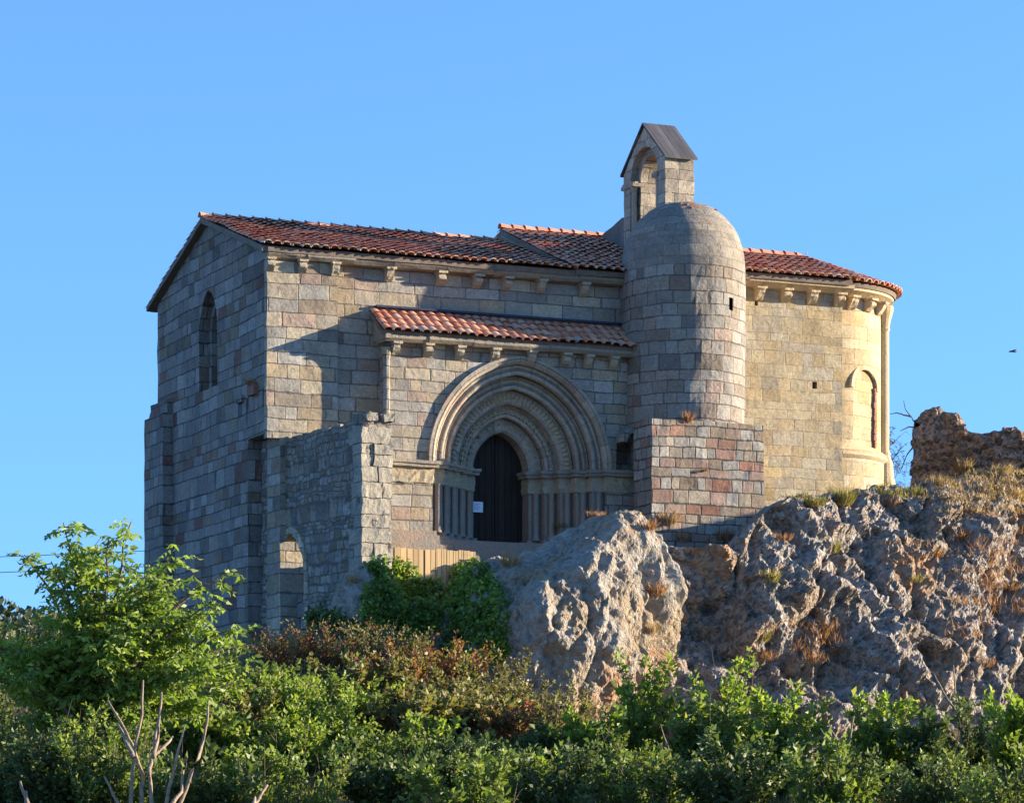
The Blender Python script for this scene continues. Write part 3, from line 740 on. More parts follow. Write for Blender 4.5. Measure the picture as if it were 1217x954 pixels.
mb.prism([(9.97,-2.302),(13.36,-2.302),(13.36,-.3),(10.75,-.3),(10.75,-1.2),(9.97,-1.2)], 8.02, 8.3, 'xy')
mb.prism([(9.97,-2.30),(13.16,-2.30),(13.16,-.3),(10.75,-.3),(10.75,-1.2),(9.97,-1.2)], 6.0, 8.02, 'xy')
part('tower_base', mb, 'base', cut=.22, wob=.03, label='square base of red, pink and grey blocks under the tower')
mb = MB(); mb.lathe((TU, TV, 0), [(TR, 10.96),(TR-.02, 10.90),(.02, 10.90)], 40); part('tower_underside', mb, 'tower')
# little arch carrying the round wall over the recess
mb = MB()
for i in range(9):
    a0, a1 = pi*i/9, pi*(i+.93)/9
    mb.prism([(10.02+.26*cos(a0), 10.62+.26*sin(a0)), (10.02+.42*cos(a0), 10.62+.42*sin(a0)), (10.02+.42*cos(a1), 10.62+.42*sin(a1)), (10.02+.26*cos(a1), 10.62+.26*sin(a1))], -1.22, -.85, 'xz')
part('squinch_arch', mb, 'tower', wob=.01)
# slender shaft with capital squeezed between tower and chancel
mb = MB(); mb.lathe((13.95, .75, 8), [(.16,0),(.16,7.75),(.2,7.85),(.17,7.9),(.27,8.2),(.27,8.35),(.1,8.36)], 14); part('slender_shaft', mb, 'gcorbel')
mb = MB(); mb.box(13.45, 13.95, .85, 1.75, 6, 16.0); part('return_wall', mb, 'presb', cut=.5, wob=.01)

# ---- bell gable
mb = MB()
bo = [(.1,15.4),(.1,18.62),(1.40,19.72),(2.68,18.66),(2.68,15.4)]
bh = [(2.02,16.7)]+[(1.40+.62*cos(pi*i/14), 18.28+.68*sin(pi*i/14)) for i in range(15)]+[(.78,16.7)]
mb.prism(bo, 11.75, 12.43, 'yz', [bh])
bg_ = part('bell_gable', mb, 'bellstone', cut=.25, wob=.02, label='bell gable with an open arch above the tower')
mb = MB()
bo2 = [(.1,15.4),(.1,18.62),(1.40,19.72),(2.68,18.66),(2.68,15.4)]
bh2 = [(2.26,16.9)]+[(1.40+.86*cos(pi*i/14), 18.28+.88*sin(pi*i/14)) for i in range(15)]+[(.54,16.9)]
mb.prism(bo2, 11.55, 11.747, 'yz', [bh2]); o = part('gable_front', mb, 'bellstone', bg_, cut=.25, wob=.02); o.location = (0,0,0)
for v in (.64, 2.16, 2.6):
    mb = MB(); mb.lathe((11.62, v, 17.0), [(.08,0),(.08,1.05),(.1,1.08),(.085,1.1),(.14,1.25),(.15,1.34),(.02,1.35)], 10); o = part('colonnette', mb, 'belfry', bg_); o.location = (0,0,0)
for va, vb_ in ((2.0, 2.76), (.48, .84)):
    mb = MB(); mb.box(11.5, 11.9, va, vb_, 18.2, 18.30); o = part('impost', mb, 'cornice', bg_, cut=.2, wob=.01); o.location = (0,0,0)
for s_ in (-1, 1):
    mb = MB(); vA, vB = 1.40, 1.40+s_*1.40
    def bp(v, off): return (v, 19.83-abs(v-1.40)*.84+off)
    mb.prism([bp(vA,0), bp(vB,0), bp(vB,-.06), bp(vA,-.06)], 11.49, 12.49, 'yz')
    o = part('board_roof', mb, 'slate', bg_); o.location = (0,0,0)
# gabled wall the bell gable rises from
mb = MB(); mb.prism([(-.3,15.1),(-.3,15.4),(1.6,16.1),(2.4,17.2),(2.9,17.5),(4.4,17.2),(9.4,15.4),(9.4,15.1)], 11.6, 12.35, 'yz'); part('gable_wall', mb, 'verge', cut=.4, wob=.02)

# ---- chancel (straight bay) and apse
PV0, PU1, PZ = 1.6, 17.93, 15.72
mb = MB(); mb.prism([(13.6,7.5),(PU1,7.5),(PU1,PZ),(13.6,PZ)], PV0, PV0+.7, 'xz', [[(16.95,12.85),(17.11,12.85),(17.11,13.05),(16.95,13.05)], [(15.12,15.07),(15.22,15.07),(15.22,15.2),(15.12,15.2)]])
pwall = part('chancel_wall', mb, 'presb', cut=.4, wob=.012)
mb = MB(); mb.box(13.7, PU1+.02, PV0-.07, PV0+.2, 7.5, 10.45); part('chancel_plinth', mb, 'presb', cut=.4, wob=.02)
mb = MB(); mb.box(PU1-.7, PU1-.002, PV0+.7, PV0+5.3, 7.5, PZ); mb.box(13.6, PU1, PV0+5.3, PV0+6., 7.5, PZ); part('chancel_rear_wall', mb, 'presb')
mb = MB(); mb.box(14.9, 17.3, PV0+.3, PV0+.6, 12.6, 15.5); part('putlog_void', mb, 'void')
AC, AR = 4.21, 2.41
APU = PU1+.02
# curved wall
def arcwall(mb, r, z0, z1, thick=.5, seg=40):
    vs = []; n = seg+1; zs = [z0+(z1-z0)*k/8 for k in range(9)]
    uvs = []
    for rr in (r, r-thick):
        for z in zs:
            for i in range(n):
                a = -pi/2+pi*i/seg; vs.append((APU+rr*cos(a), AC+rr*sin(a), z)); uvs.append((a*r, z))
    m = len(zs); fs = []
    for s_ in (0, 1):
        for j in range(m-1):
            for i in range(seg):
                p = s_*m*n+j*n+i; q = (p, p+1, p+n+1, p+n); fs.append(q if s_ == 0 else q[::-1])
    for i in range(seg):
        fs.append((i, m*n+i, m*n+i+1, i+1)); t = (m-1)*n; fs.append((t+i, t+i+1, m*n+t+i+1, m*n+t+i))
    for j in range(m-1):
        fs.append((j*n, (j+1)*n, m*n+(j+1)*n, m*n+j*n)); k = seg; fs.append((j*n+k, m*n+j*n+k, m*n+(j+1)*n+k, (j+1)*n+k))
    mb.add(vs, fs, None, uvs)
mb = MB(); arcwall(mb, AR, 11.1, PZ, .6)
aw = part('apse_wall', mb, 'apse', recalc=True)
# blind arched window cut into the curve, turned to the southeast
WA = radians(-65)
def cutter(a_half, zb, zs, r0, r1):
    pts = [(a_half, zb)]+[(a_half*cos(pi*i/12), zs+a_half*sin(pi*i/12)) for i in range(13)]+[(-a_half, zb)]
    m = MB(); m.prism(pts, r0, r1, 'yz'); me = mesh_from('cutter', m, M['apse'])
    o = bpy.data.objects.new('cutter', me); COL.objects.link(o); o.parent = church; o.location = (APU, AC, -ZB); o.rotation_euler = (0, 0, WA); return o
cu = cutter(.56, 11.35, 13.0, AR-.42, AR+.4)
bpy.context.view_layer.update()
bo_ = aw.modifiers.new('b', 'BOOLEAN'); bo_.object = cu; bo_.solver = 'EXACT'; bo_.operation = 'DIFFERENCE'
dg = bpy.context.evaluated_depsgraph_get(); me2 = bpy.data.meshes.new_from_object(aw.evaluated_get(dg))
aw.modifiers.clear(); aw.data = me2
bpy.data.objects.remove(cu)
m = MB(); pts = [(.36, 11.35)]+[(.36*cos(pi*i/12), 13.05+.36*sin(pi*i/12)) for i in range(13)]+[(-.36, 11.35)]
outer = [(.55, 11.30)]+[(.55*cos(pi*i/12), 13.0+.55*sin(pi*i/12)) for i in range(13)]+[(-.55, 11.30)]
m.prism(outer, AR-.41, AR-.11, 'yz')
bw = link('blind_window', mesh_from('blind_window', m, M['apse']), church, (APU, AC, -ZB)); bw.rotation_euler = (0, 0, WA); bw['label'] = 'blocked round arched window of the apse'
m = MB(); ringp = [(.62+.0, 13.0)]
prev = None
for i in range(18):
    a0, a1 = pi*i/18, pi*(i+.94)/18
    m.prism([(.58*cos(a0), 13.+.58*sin(a0)), (.71*cos(a0), 13.+.71*sin(a0)), (.71*cos(a1), 13.+.71*sin(a1)), (.58*cos(a1), 13.+.58*sin(a1))], AR-.2, AR-.02-.0, 'yz')
o = link('window_arch_moulding', mesh_from('window_arch_moulding', m, M['gcorbel'], wob=.008), bw)
m = MB(); m.prism([(-.62,11.36),(-.52,11.36),(-.52,13.05),(-.44,13.3),(-.5,13.36),(-.62,13.08)][::1], AR-.38, AR-.1, 'yz')
m2 = MB()
for k in range(9): zz = 11.38+.19*k; m2.box(AR-.108, AR-.04, .47+random.uniform(-.02,.02), .57, zz, zz+.175)
o = link('window_reveal', mesh_from('window_reveal', m2, M['redstone'], cut=.1, wob=.02, wscale=6), bw)
# lower, slightly wider drum and the sill moulding
mb = MB(); arcwall(mb, AR+.10, 7.5, 11.0, .6); part('apse_base', mb, 'apse')
mb = MB()
def arcmould(mb, r, prof, seg=40, a0=-pi/2, a1=pi/2):
    mb.lathe((APU, AC, 0), [(r+dr, z) for dr, z in prof], seg, a0, a1)
arcmould(mb, AR, [(-.1,11.0-.02),(.12,10.98),(.2,11.06),(.2,11.12),(.14,11.15),(.17,11.2),(.08,11.27),(-.1,11.28)]); part('sill_moulding', mb, 'gcorbel', recalc=False, smooth=False)
mb = MB(); arcmould(mb, AR, [(-.2,PZ+.1-.25),(.1,PZ-.15),(.3,PZ-.05),(.36,PZ-.02),(.36,PZ+.08),(-.2,PZ+.1)])
mb.prism([(PV0-.36,PZ+.08),(PV0-.36,PZ-.02),(PV0-.28,PZ-.05),(PV0-.12,PZ-.15),(PV0+.2,PZ-.15),(PV0+.2,PZ+.08)], 13.6, PU1+.2, 'yz')
part('chancel_cornice', mb, 'gcorbel', recalc=False)
for u in (14.35, 15.2, 16.05, 16.9, 17.78): corbel(u, PV0, PZ-.145, w=.24, proj=.3, hgt=.36, mat='gcorbel')
for a in (-81, -65, -49): 
    a = radians(a); corbel(APU+AR*cos(a), AC+AR*sin(a), PZ-.145, a+pi/2, w=.24, proj=.3, hgt=.36, mat='gcorbel')
for a in (-12, 4, 60): 
    a = radians(a); corbel(APU+AR*cos(a), AC+AR*sin(a), PZ-.145, a+pi/2, w=.24, proj=.3, hgt=.36, mat='gcorbel')
# engaged columns on the apse
for a in (-32, 32):
    a = radians(a); r = AR+.08
    mb = MB(); mb.lathe((APU+r*cos(a), AC+r*sin(a), 7.5), [(.34,0),(.34,2.9),(.30,3.05),(.27,3.3),(.26,3.5),(.17,3.75),(.19,3.8),(.15,3.88),(.145,7.35),(.18,7.42),(.15,7.46),(.2,7.7),(.27,7.95),(.27,8.08)], 14)
    part('engaged_column', mb, 'gcorbel')
# chancel and apse roof
cre = slope_roof('chancel_roof', 13.7, PU1+.1, PV0-.5, PZ+.16, AC, 17.05)
slope_roof('chancel_roof', 13.7, PU1+.1, 2*AC-PV0+.5, PZ+.16, AC, 17.05)
ridge(13.7, PU1+.1, AC, 17.08, cre)
mb = MB(); RE = AR+.50; hz = 17.05-(PZ+.16); slope = hz/(RE); Ls = hypot(RE, hz)
j = 0
while j*.33 < Ls-.25:
    f = 1-j*.33/Ls; r = RE*f; ncol = max(4, int(round(pi*r/.27)))
    for i in range(ncol):
        for kind in (0, 1):
            a = -pi/2+pi*(i+(.5 if kind else 1.))/ncol
            rad_ = Vector((cos(a), sin(a), 0)); up = Vector((-cos(a)*RE, -sin(a)*RE, hz)).normalized(); e = Vector((-sin(a), cos(a), 0)); nrm = e.cross(up); nrm = nrm if nrm.z > 0 else -nrm
            c0 = Vector((APU, AC, 17.05-hz*f))+rad_*r-up*(.06 if kind else 0); n = 6; vs = []; hh = .035; lf = random.uniform(0, .02)
            for (tt, rr, hq) in ((0, .122, hh+(.035 if j == 0 else .018)+lf*.5), (.43, .095, hh-.008)):
                for k in range(n+1):
                    b = pi*k/n; vs.append(c0+e*(-cos(b)*rr)+up*tt+nrm*(hq+sin(b)*rr*(.95 if kind else -.6)+(0 if kind else .045)))
            fs = [(k, k+1, k+n+2, k+n+1) for k in range(n)]
            if kind and j == 0:
                for k in range(n+1):
                    b = pi*k/n; vs.append(c0+e*(-cos(b)*.093)+nrm*(hh+.035+lf+sin(b)*.088))
                q = 2*(n+1); fs += [(k, q+k, q+k+1, k+1) for k in range(n)]
            mb.add(vs, fs)
    j += 1
ar = part('apse_roof', mb, 'tile', recalc=False)
m2 = MB(); m2.lathe((APU, AC, 0), [(RE-.1, PZ+.06), (RE-.06, PZ+.18), (.01, 17.05)], 40, -pi/2, pi/2); link('roof_bedding', mesh_from('roof_bedding', m2, M['mortar'], recalc=False), ar)

# ================================================================== THINGS ON AND BESIDE THE CHURCH
# notice on the door
nt = empty('paper_notice', W(6.38, 1.05, 9.0), TH, label='small white paper notice fixed to the left door leaf', cat='notice')
mb = MB(); mb.box(-.20, .18, -.008, .012, -.16, .12); link('sheet', mesh_from('sheet', mb, M['paper']), nt)
mb = MB()
for k in range(4): mb.box(-.10, .10-.05*(k % 2), -.0125, -.0095, .06-.05*k, .074-.05*k)
link('print', mesh_from('print', mb, M['ink']), nt)

# yard wall running forward from the southwest corner
PH = radians(30); Y0 = W(.36, 1.25, 0)
yw = empty('yard_wall', (Y0.x, Y0.y, 4.5), PH-pi/2, label='shaded rubble wall with a pointed arch opening, running forward from the church corner', cat='wall')
# local x runs along the wall towards the camera, local y to its right
LW = 5.74
arch = [(3.52,4.6)]+[(2.62+.90*cos(t)*1., 0) for t in ()]
def parch(c, a, e, zs, n=8): return pointed(a, e, c, zs, n)
ah = [(2.58, 4.8)]+parch(1.78, .80, .47, 6.75)+[(.98, 4.8)]
top = [(LW, 10.38),(LW-.5, 10.42),(LW-1.2, 10.3),(LW-2.4, 10.36),(LW-4, 10.34),(1.,10.42),(0,10.44)]
mb = MB(); mb.prism([(0,3.2),(LW,3.2)]+top, 0, .78, 'xz', [ah])
o = link('masonry', mesh_from('masonry', mb, M['rubble'], cut=.14, wob=.06, wscale=3.0), yw, (0,0,-4.5))
ai = [(2.55, 4.8)]+parch(1.78, .77, .47, 6.75)+[(1.01, 4.8)]; ao = [(2.76, 4.8)]+parch(1.78, .98, .47, 6.75)+[(.80, 4.8)]
mb = MB(); mb.prism(ao, -.035, .815, 'xz', [ai]); link('sunlit_arch_ring', mesh_from('sunlit_arch_ring', mb, M['sunlit_lining'], cut=.3, wob=.03), yw, (0,0,-4.5))  # ring added so the soffit looks lit, by its paler colour
mb = MB(); mb.box(.9, 2.65, .3, .76, 4.0, 6.35); link('arch_blocking', mesh_from('arch_blocking', mb, M['west'], cut=.3, wob=.02), yw, (0,0,-4.5))
mb = MB(); random.seed(11)
for k in range(16):
    x = LW-random.uniform(.05, .9); y = random.uniform(.08, .7); s_ = random.uniform(.1, .2); z = 10.37+random.uniform(-.02, .1)
    mb.box(x-s_, x+s_*.9, y-s_*.7, y+s_*.7, z-.1, z+s_*.5)
for k in range(40):
    x = random.uniform(.2, LW-.6); y = random.uniform(.1, .68); s_ = random.uniform(.08, .16)
    mb.box(x-s_, x+s_, y-s_*.8, y+s_*.8, 10.25, 10.36+s_*.5)
link('loose_coping_stones', mesh_from('loose_coping_stones', mb, M['rubble'], cut=.1, wob=.05, wscale=5), yw, (0,0,-4.5))
z = 5.6; k = 0
mb = MB()
while z < 10.2:
    hz_ = random.uniform(.26, .42); ysp = random.choice((.3, .42, .55, .8))
    mb.box(LW-random.uniform(.3, .7), LW+.03+random.uniform(-.02, .03), -.03, ysp-.012, z, z+hz_-.02)
    if ysp < .8: mb.box(LW-random.uniform(.3, .7), LW+.03+random.uniform(-.02, .03), ysp+.012, .82, z, z+hz_-.02)
    z += hz_
link('corner_stones', mesh_from('corner_stones', mb, M['quoin'], cut=.12, wob=.035, wscale=5), yw, (0,0,-4.5))
mb = MB(); mb.box(.35, .75, -.05, .2, 6.0, 6.9); link('stone_slab', mesh_from('stone_slab', mb, M['west'], cut=.2, wob=.03), yw, (0,0,-4.5))

# wooden planks closing the gap under the portal plinth
pf = empty('plank_hoarding', W(3.0, -1.05, 6.3), TH, label='pale vertical wooden planks closing the gap below the left portal plinth', cat='fence')
u = 0; random.seed(5)
while u < 2.45:
    w = random.uniform(.14, .19); mb = MB(); zt = 1.28+random.uniform(-.02, .02); mb.box(u, u+w-.018, -.02+random.uniform(-.008,.008), .02, -.9, zt)
    link('plank', mesh_from('plank', mb, M['plank'], wob=.004), pf); u += w
mb = MB(); mb.box(0, 2.45, .022, .07, 1.0, 1.1); mb.box(0, 2.45, .022, .07, .1, .2); link('rail', mesh_from('rail', mb, M['plank']), pf)
mb = MB(); mb.box(3.0, 5.6, -.98, -.5, 6.2, 7.52); o = link('retaining_masonry', mesh_from('retaining_masonry', mb, M['porch'], cut=.3, wob=.02), church, (0,0,-ZB))

# ruined wall on the right
def ruin():
    Yr = 96.; prof = [(12.55,12.9),(12.75,13.2),(13.05,13.32),(13.5,13.25),(13.8,12.95),(14.1,12.6),(14.5,12.45),(15.0,12.55),(15.25,12.72),(15.6,12.68),(16.,12.5),(16.8,12.2),(18,11.8),(20,11.)]
    mb = MB(); xs_ = np.arange(12.55, 20, .075); nz = 34; th = 1.3
    cols = []
    for x in xs_:
        zt = lerp_tab(x, prof)+.08*noise.noise(Vector((x*3, 0, 0))); col = []
        path = [(0, 10+(zt-10)*k/nz) for k in range(nz)]+[(th*k/10, zt+.12*sin(pi*k/10)) for k in range(11)]+[(th, zt-(zt-10)*k/8) for k in range(1, 9)]
        for (d, z) in path:
            p = Vector((x, Yr+d, z)); q = Vector((p.x, p.y, p.z*1.7))
            n = noise.noise_vector(q*2.2)*.13+noise.noise_vector(q*6)*.07
            c = noise.cell_vector(q*3.3); n += (c-Vector((.5,.5,.5)))*.10
            col.append(tuple(p+n))
        cols.append(col)
    m = len(cols[0]); n = len(cols)
    mb.v = [p for c in cols for p in c]
    mb.f = [(i*m+j, (i+1)*m+j, (i+1)*m+j+1, i*m+j+1) for i in range(n-1) for j in range(m-1)]
    # dense left end face
    mid = []; b = len(mb.v); K = 14
    for t in range(nz):
        a = Vector(cols[0][t]); c = a+Vector((0, th, 0))
        for k in range(K+1):
            p = a.lerp(c, k/K)
            if 0 < k: p += noise.noise_vector(p*3)*.1+Vector((-.12*sin(pi*k/K), 0, 0))
            mb.v.append(tuple(p))
    for t in range(nz-1):
        for k in range(K): q = b+t*(K+1)+k; mb.f.append((q, q+K+1, q+K+2, q+1))
    mb.r = [0.]*len(mb.f); mb.uv = [None]*len(mb.f)
    o = link('ruined_wall', mesh_from('ruined_wall', mb, M['ruin'], recalc=False))
    tag(o, 'crumbling brown rubble wall on the hilltop right of the apse', 'ruin')
ruin()

# birds
def bird(c, span, rz, label, flying=True):
    mb = MB(); n = 8
    mb.tube([(-.5*span*.5,0,0),(-.2*span,0,.01),(0,0,.02),(.2*span,0,.01),(.3*span,0,.02)], [.01*span,.05*span,.07*span,.05*span,.015*span], 8)
    o = link('bird', None) if False else empty('bird', c, rz, label=label, cat='bird')
    link('body', mesh_from('body', mb, M['bird'], smooth=True), o)
    for s_ in (-1, 1):
        w = MB()
        if flying: pts = [(-.1*span,0,.02),(.1*span,0,.02),(.08*span,s_*.25*span,.12*span),(-.02*span,s_*.5*span,.06*span),(-.1*span,s_*.25*span,.1*span)]
        else: pts = [(-.3*span,s_*.05*span,0),(.1*span,s_*.07*span,.03*span),(.1*span,s_*.07*span,-.03*span),(-.1*span,s_*.07*span,-.05*span),(-.28*span,s_*.05*span,-.02*span)]
        w.v = pts+[(p[0],p[1],p[2]-.008) for p in pts]; w.f = [(0,1,2,3,4),(9,8,7,6,5)]+[(i,(i+1)%5,(i+1)%5+5,i+5) for i in range(5)]; w.r = [0.]*7; w.uv = [None]*7
        link('wing', mesh_from('wing', w, M['bird']), o)
    return o
bird((17.7, 110, 17.3), .55, .4, 'small dark bird flying in the sky at the far right')
bird(W(13.95, .75, 16.43), .28, 1.9, 'tiny bird perched on the slender shaft between tower and chancel', False)
# cables far left
for k, dz in enumerate((0, .55)):
    mb = MB(); pts = [(-60+2.2*i, 175, 14.0+dz*1.6+.02*(i-14)**2*.12+.08*i) for i in range(28)]
    mb.tube(pts, .02, 5); o = link('power_cable', mesh_from('power_cable', mb, M['cable']))
    tag(o, 'thin dark cable crossing the sky low behind the left tree, %s of the two' % ('lower' if k == 0 else 'upper'), 'cable', 'cables behind the left tree')

# ================================================================== VEGETATION
rng = np.random.default_rng(5)
def leaf_mat(name, stops, trans=.35, rough=.5):
    t = NT(name); r = t.attr(); o = t.obj()
    col = t.ramp(r, stops)
    f = t.mr(t.noise(o, 1.1, 3), .35, .65, .8, 1.2, False); col = t.mix(1., col, t.xyz(f, f, f), 'MULTIPLY')
    b = t.bsdf(col, rough, None, .35)
    tr = t.n('ShaderNodeBsdfTranslucent'); c2 = t.mix(1., col, (1.5, 1.6, .7), 'MULTIPLY'); t.set(tr.inputs[0], c2)
    mx = t.n('ShaderNodeMixShader'); mx.inputs[0].default_value = trans
    t.t.links.new(b.outputs[0], mx.inputs[1]); t.t.links.new(tr.outputs[0], mx.inputs[2]); t.t.links.new(mx.outputs[0], t.out.inputs[0])
    return t.m
M['leaf'] = leaf_mat('green_leaves', [(0, (0.071, 0.103, 0.029)), (.35, (0.127, 0.183, 0.039)), (.7, (0.206, 0.254, 0.063)), (.92, (0.317, 0.317, 0.079)), (1, (0.508, 0.397, 0.079))])
M['leafy'] = leaf_mat('yellow_green_leaves', [(0, (0.103, 0.159, 0.034)), (.4, (0.183, 0.254, 0.047)), (.8, (0.285, 0.350, 0.071)), (1, (0.508, 0.460, 0.095))], .4)
M['leafd'] = leaf_mat('dark_green_leaves', [(0, (0.048, 0.077, 0.027)), (.5, (0.097, 0.136, 0.042)), (.9, (0.164, 0.213, 0.067)), (1, (0.290, 0.309, 0.097))], .25)
M['leafr'] = leaf_mat('autumn_leaves', [(0, (0.159, 0.112, 0.047)), (.25, (0.222, 0.079, 0.047)), (.45, (0.317, 0.103, 0.063)), (.6, (0.159, 0.191, 0.047)), (.85, (0.238, 0.270, 0.063)), (1, (0.444, 0.350, 0.095))])
M['leafb'] = leaf_mat('olive_brown_leaves', [(0, (0.112, 0.103, 0.047)), (.35, (0.206, 0.159, 0.079)), (.6, (0.143, 0.159, 0.047)), (.85, (0.238, 0.238, 0.079)), (1, (0.381, 0.285, 0.127))])
M['ivy'] = leaf_mat('ivy_leaves', [(0, (0.079, 0.143, 0.032)), (.5, (0.143, 0.238, 0.047)), (.9, (0.238, 0.350, 0.063)), (1, (0.381, 0.444, 0.095))], .3)
M['dry'] = leaf_mat('dry_grass_blades', [(0, (.22, .14, .08)), (.5, (.34, .22, .12)), (1, (.44, .33, .19))], .3)
M['olive'] = leaf_mat('olive_grass_blades', [(0, (.12, .11, .04)), (.5, (.22, .19, .06)), (1, (.34, .27, .1))], .3)
M['russet'] = leaf_mat('russet_grass_blades', [(0, (.16, .075, .04)), (.5, (.30, .14, .07)), (1, (.40, .22, .11))], .3)
M['far'] = leaf_mat('far_tree_leaves', [(0, (.035, .05, .025)), (.6, (.06, .08, .035)), (1, (.10, .10, .045))], .1)
M['bark'] = simple('bark', (.13, .10, .075), .95, nscale=10., amt=.4, bd=.02)
M['pale_bark'] = simple('pale_dead_bark', (.27, .20, .14), .95, nscale=10., amt=.35, bd=.02)

def unit(a): return a/np.maximum(np.linalg.norm(a, axis=1, keepdims=True), 1e-6)
def leaf_mesh(name, P, D, L, Wd, mat, rnd=None, fold=.25, droop=0.):
    """P base points, D directions; each leaf a folded rhombus"""
    n = len(P); D = unit(D); R = unit(rng.normal(size=(n, 3))); S_ = unit(np.cross(D, R)); N = np.cross(S_, D)
    L = np.broadcast_to(L, (n,))[:, None]; Wd = np.broadcast_to(Wd, (n,))[:, None]
    mid = P+D*L*.45; tip = P+D*L-N*L*droop
    a = mid+S_*Wd*.5+N*Wd*fold; b = mid-S_*Wd*.5+N*Wd*fold
    V = np.stack([P, a, tip, b], 1).reshape(-1, 3)
    me = bpy.data.meshes.new(name); me.vertices.add(4*n); me.vertices.foreach_set('co', V.ravel())
    me.loops.add(4*n); me.loops.foreach_set('vertex_index', np.arange(4*n, dtype=np.int32))
    me.polygons.add(n); me.polygons.foreach_set('loop_start', np.arange(0, 4*n, 4, dtype=np.int32))
    me.update(calc_edges=True)
    at = me.attributes.new('rnd', 'FLOAT', 'FACE')
    at.data.foreach_set('value', (rng.random(n) if rnd is None else rnd).astype(np.float32))
    me.materials.append(mat); return me

def px2w(x, y, Y): return Vector(((x-CX)/FPX*Y, Y, (HY-y)/FPX*Y))

def branch_pts(p0, d, L, n, bend, up=0.):
    pts = [Vector(p0)]; d = Vector(d).normalized()
    for i in range(n):
        d = (d+Vector((random.uniform(-1,1), random.uniform(-1,1), random.uniform(-1,1)))*bend+Vector((0,0,up))).normalized()
        pts.append(pts[-1]+d*L/n)
    return pts

def plant(name, base, height, radius, mat, label, cat, nstem=7, ntwig=12, nleaf=9, lsize=.09, lw=.6, upright=.6, group=None, dense=1., wood='bark', open_=.0, compound=False, stem_r=.03, twl=.5):
    """multi-stemmed shrub: stems > twigs > leaves; radius is its half width at crown level"""
    root = empty(name, base, 0, label=label, cat=cat, group=group)
    sm = MB(); P = []; D = []; Lr = []; lsize *= random.uniform(.72, 1.28)
    for s_ in range(3):
        a = random.random()*2*pi; q = radius*random.uniform(.1, .7); b0 = Vector((cos(a)*q, sin(a)*q, 0))
        pts = branch_pts(b0, (random.gauss(0,.25), random.gauss(0,.25), 1), height*random.uniform(.95, 1.2), 8, .10, .05); sm.tube(pts, [.016*(1-.1*i) for i in range(9)], 4)
        for k in (4, 5, 6, 7): sm.tube(branch_pts(pts[k], (random.gauss(0,1), random.gauss(0,1), .9), .35, 3, .2), [.007, .006, .004, .003], 3)
    for s_ in range(nstem):
        a = 2*pi*(s_+random.random())/nstem; rr = sqrt(random.random())
        tgt = Vector((cos(a)*radius*rr, sin(a)*radius*rr*.8, height*(random.uniform(.5, .85) if s_ % 3 else random.uniform(.9, 1.12))*(1-.2*rr*rr)))
        p0 = Vector((cos(a)*radius*.25*rr, sin(a)*radius*.25*rr, -.3)); n = 7; pts = []
        ctrl = Vector((tgt.x*(1-upright), tgt.y*(1-upright), tgt.z*.5))+Vector((random.uniform(-.15,.15)*radius, random.uniform(-.15,.15)*radius, 0))
        for i in range(n+1):
            t = i/n; q = p0*(1-t)**2+ctrl*2*t*(1-t)+tgt*t*t
            q += Vector((random.uniform(-.03,.03), random.uniform(-.03,.03), 0))*height*.3
            pts.append(q)
        sm.tube(pts, [stem_r*(1-.8*i/n) for i in range(n+1)], 5)
        for k in range(ntwig):
            t = .18+.82*random.random()**(.8); f = t*n; i = min(n-1, int(f)); q = pts[i].lerp(pts[i+1], f-i)
            ax = (pts[i+1]-pts[i]).normalized()
            d = (Vector((random.gauss(0,1), random.gauss(0,1), random.gauss(0,.5))).normalized()*(1-.45*upright)+ax*.55*(1+upright)+Vector((0,0,.25))).normalized()
            ln = twl*random.uniform(.5, 1.3)*(1.15-.5*t)
            tw = branch_pts(q, d, ln, 4, .22, .05)
            if k % 2 == 0: sm.tube(tw, [.009,.008,.006,.005,.003], 3, cap=False)
            m = max(3, int(nleaf*dense*ln/twl*random.uniform(.7, 1.3)))
            for j in range(m):
                g = (j+random.random())/m*3.99; i2 = int(g); c = tw[i2].lerp(tw[i2+1], g-i2)
                sd = Vector((random.gauss(0,1), random.gauss(0,1), random.gauss(0,.7))).normalized()
                P.append(c+sd*.03); D.append(sd*.9+(tw[i2+1]-tw[i2]).normalized()*.7); Lr.append(random.random()*.55+.45*t*random.random()+.0)
    P = np.array(P); D = np.array(D); n = len(P); L = lsize*(.6+.8*rng.random(n))
    link('branches', mesh_from('branches', sm, M[wood], recalc=False), root)
    link('foliage', leaf_mesh('foliage', P, D, L, L*lw, M[mat], np.array(Lr), droop=.15), root)
    return root

def tuft(c, h, r, mat, n, label, group='tufts of dry grass on the rock', lean=(0,0)):
    P = []; D = []; Ls = []
    for k in range(n):
        a = random.random()*2*pi; q = sqrt(random.random())*r
        P.append((cos(a)*q*.7, sin(a)*q*.7, -.06)); sp = random.uniform(.1, .8)*1.0
        D.append((cos(a)*sp+lean[0], sin(a)*sp+lean[1]-.1, 1.)); Ls.append(h*random.uniform(.45, 1.1))
    me = leaf_mesh('grass_tuft', np.array(P), np.array(D), np.array(Ls), .022+.0*np.array(Ls), M[mat], droop=.25, fold=.1)
    o = link('grass_tuft', me, loc=c); tag(o, label, 'grass tuft', group); return o
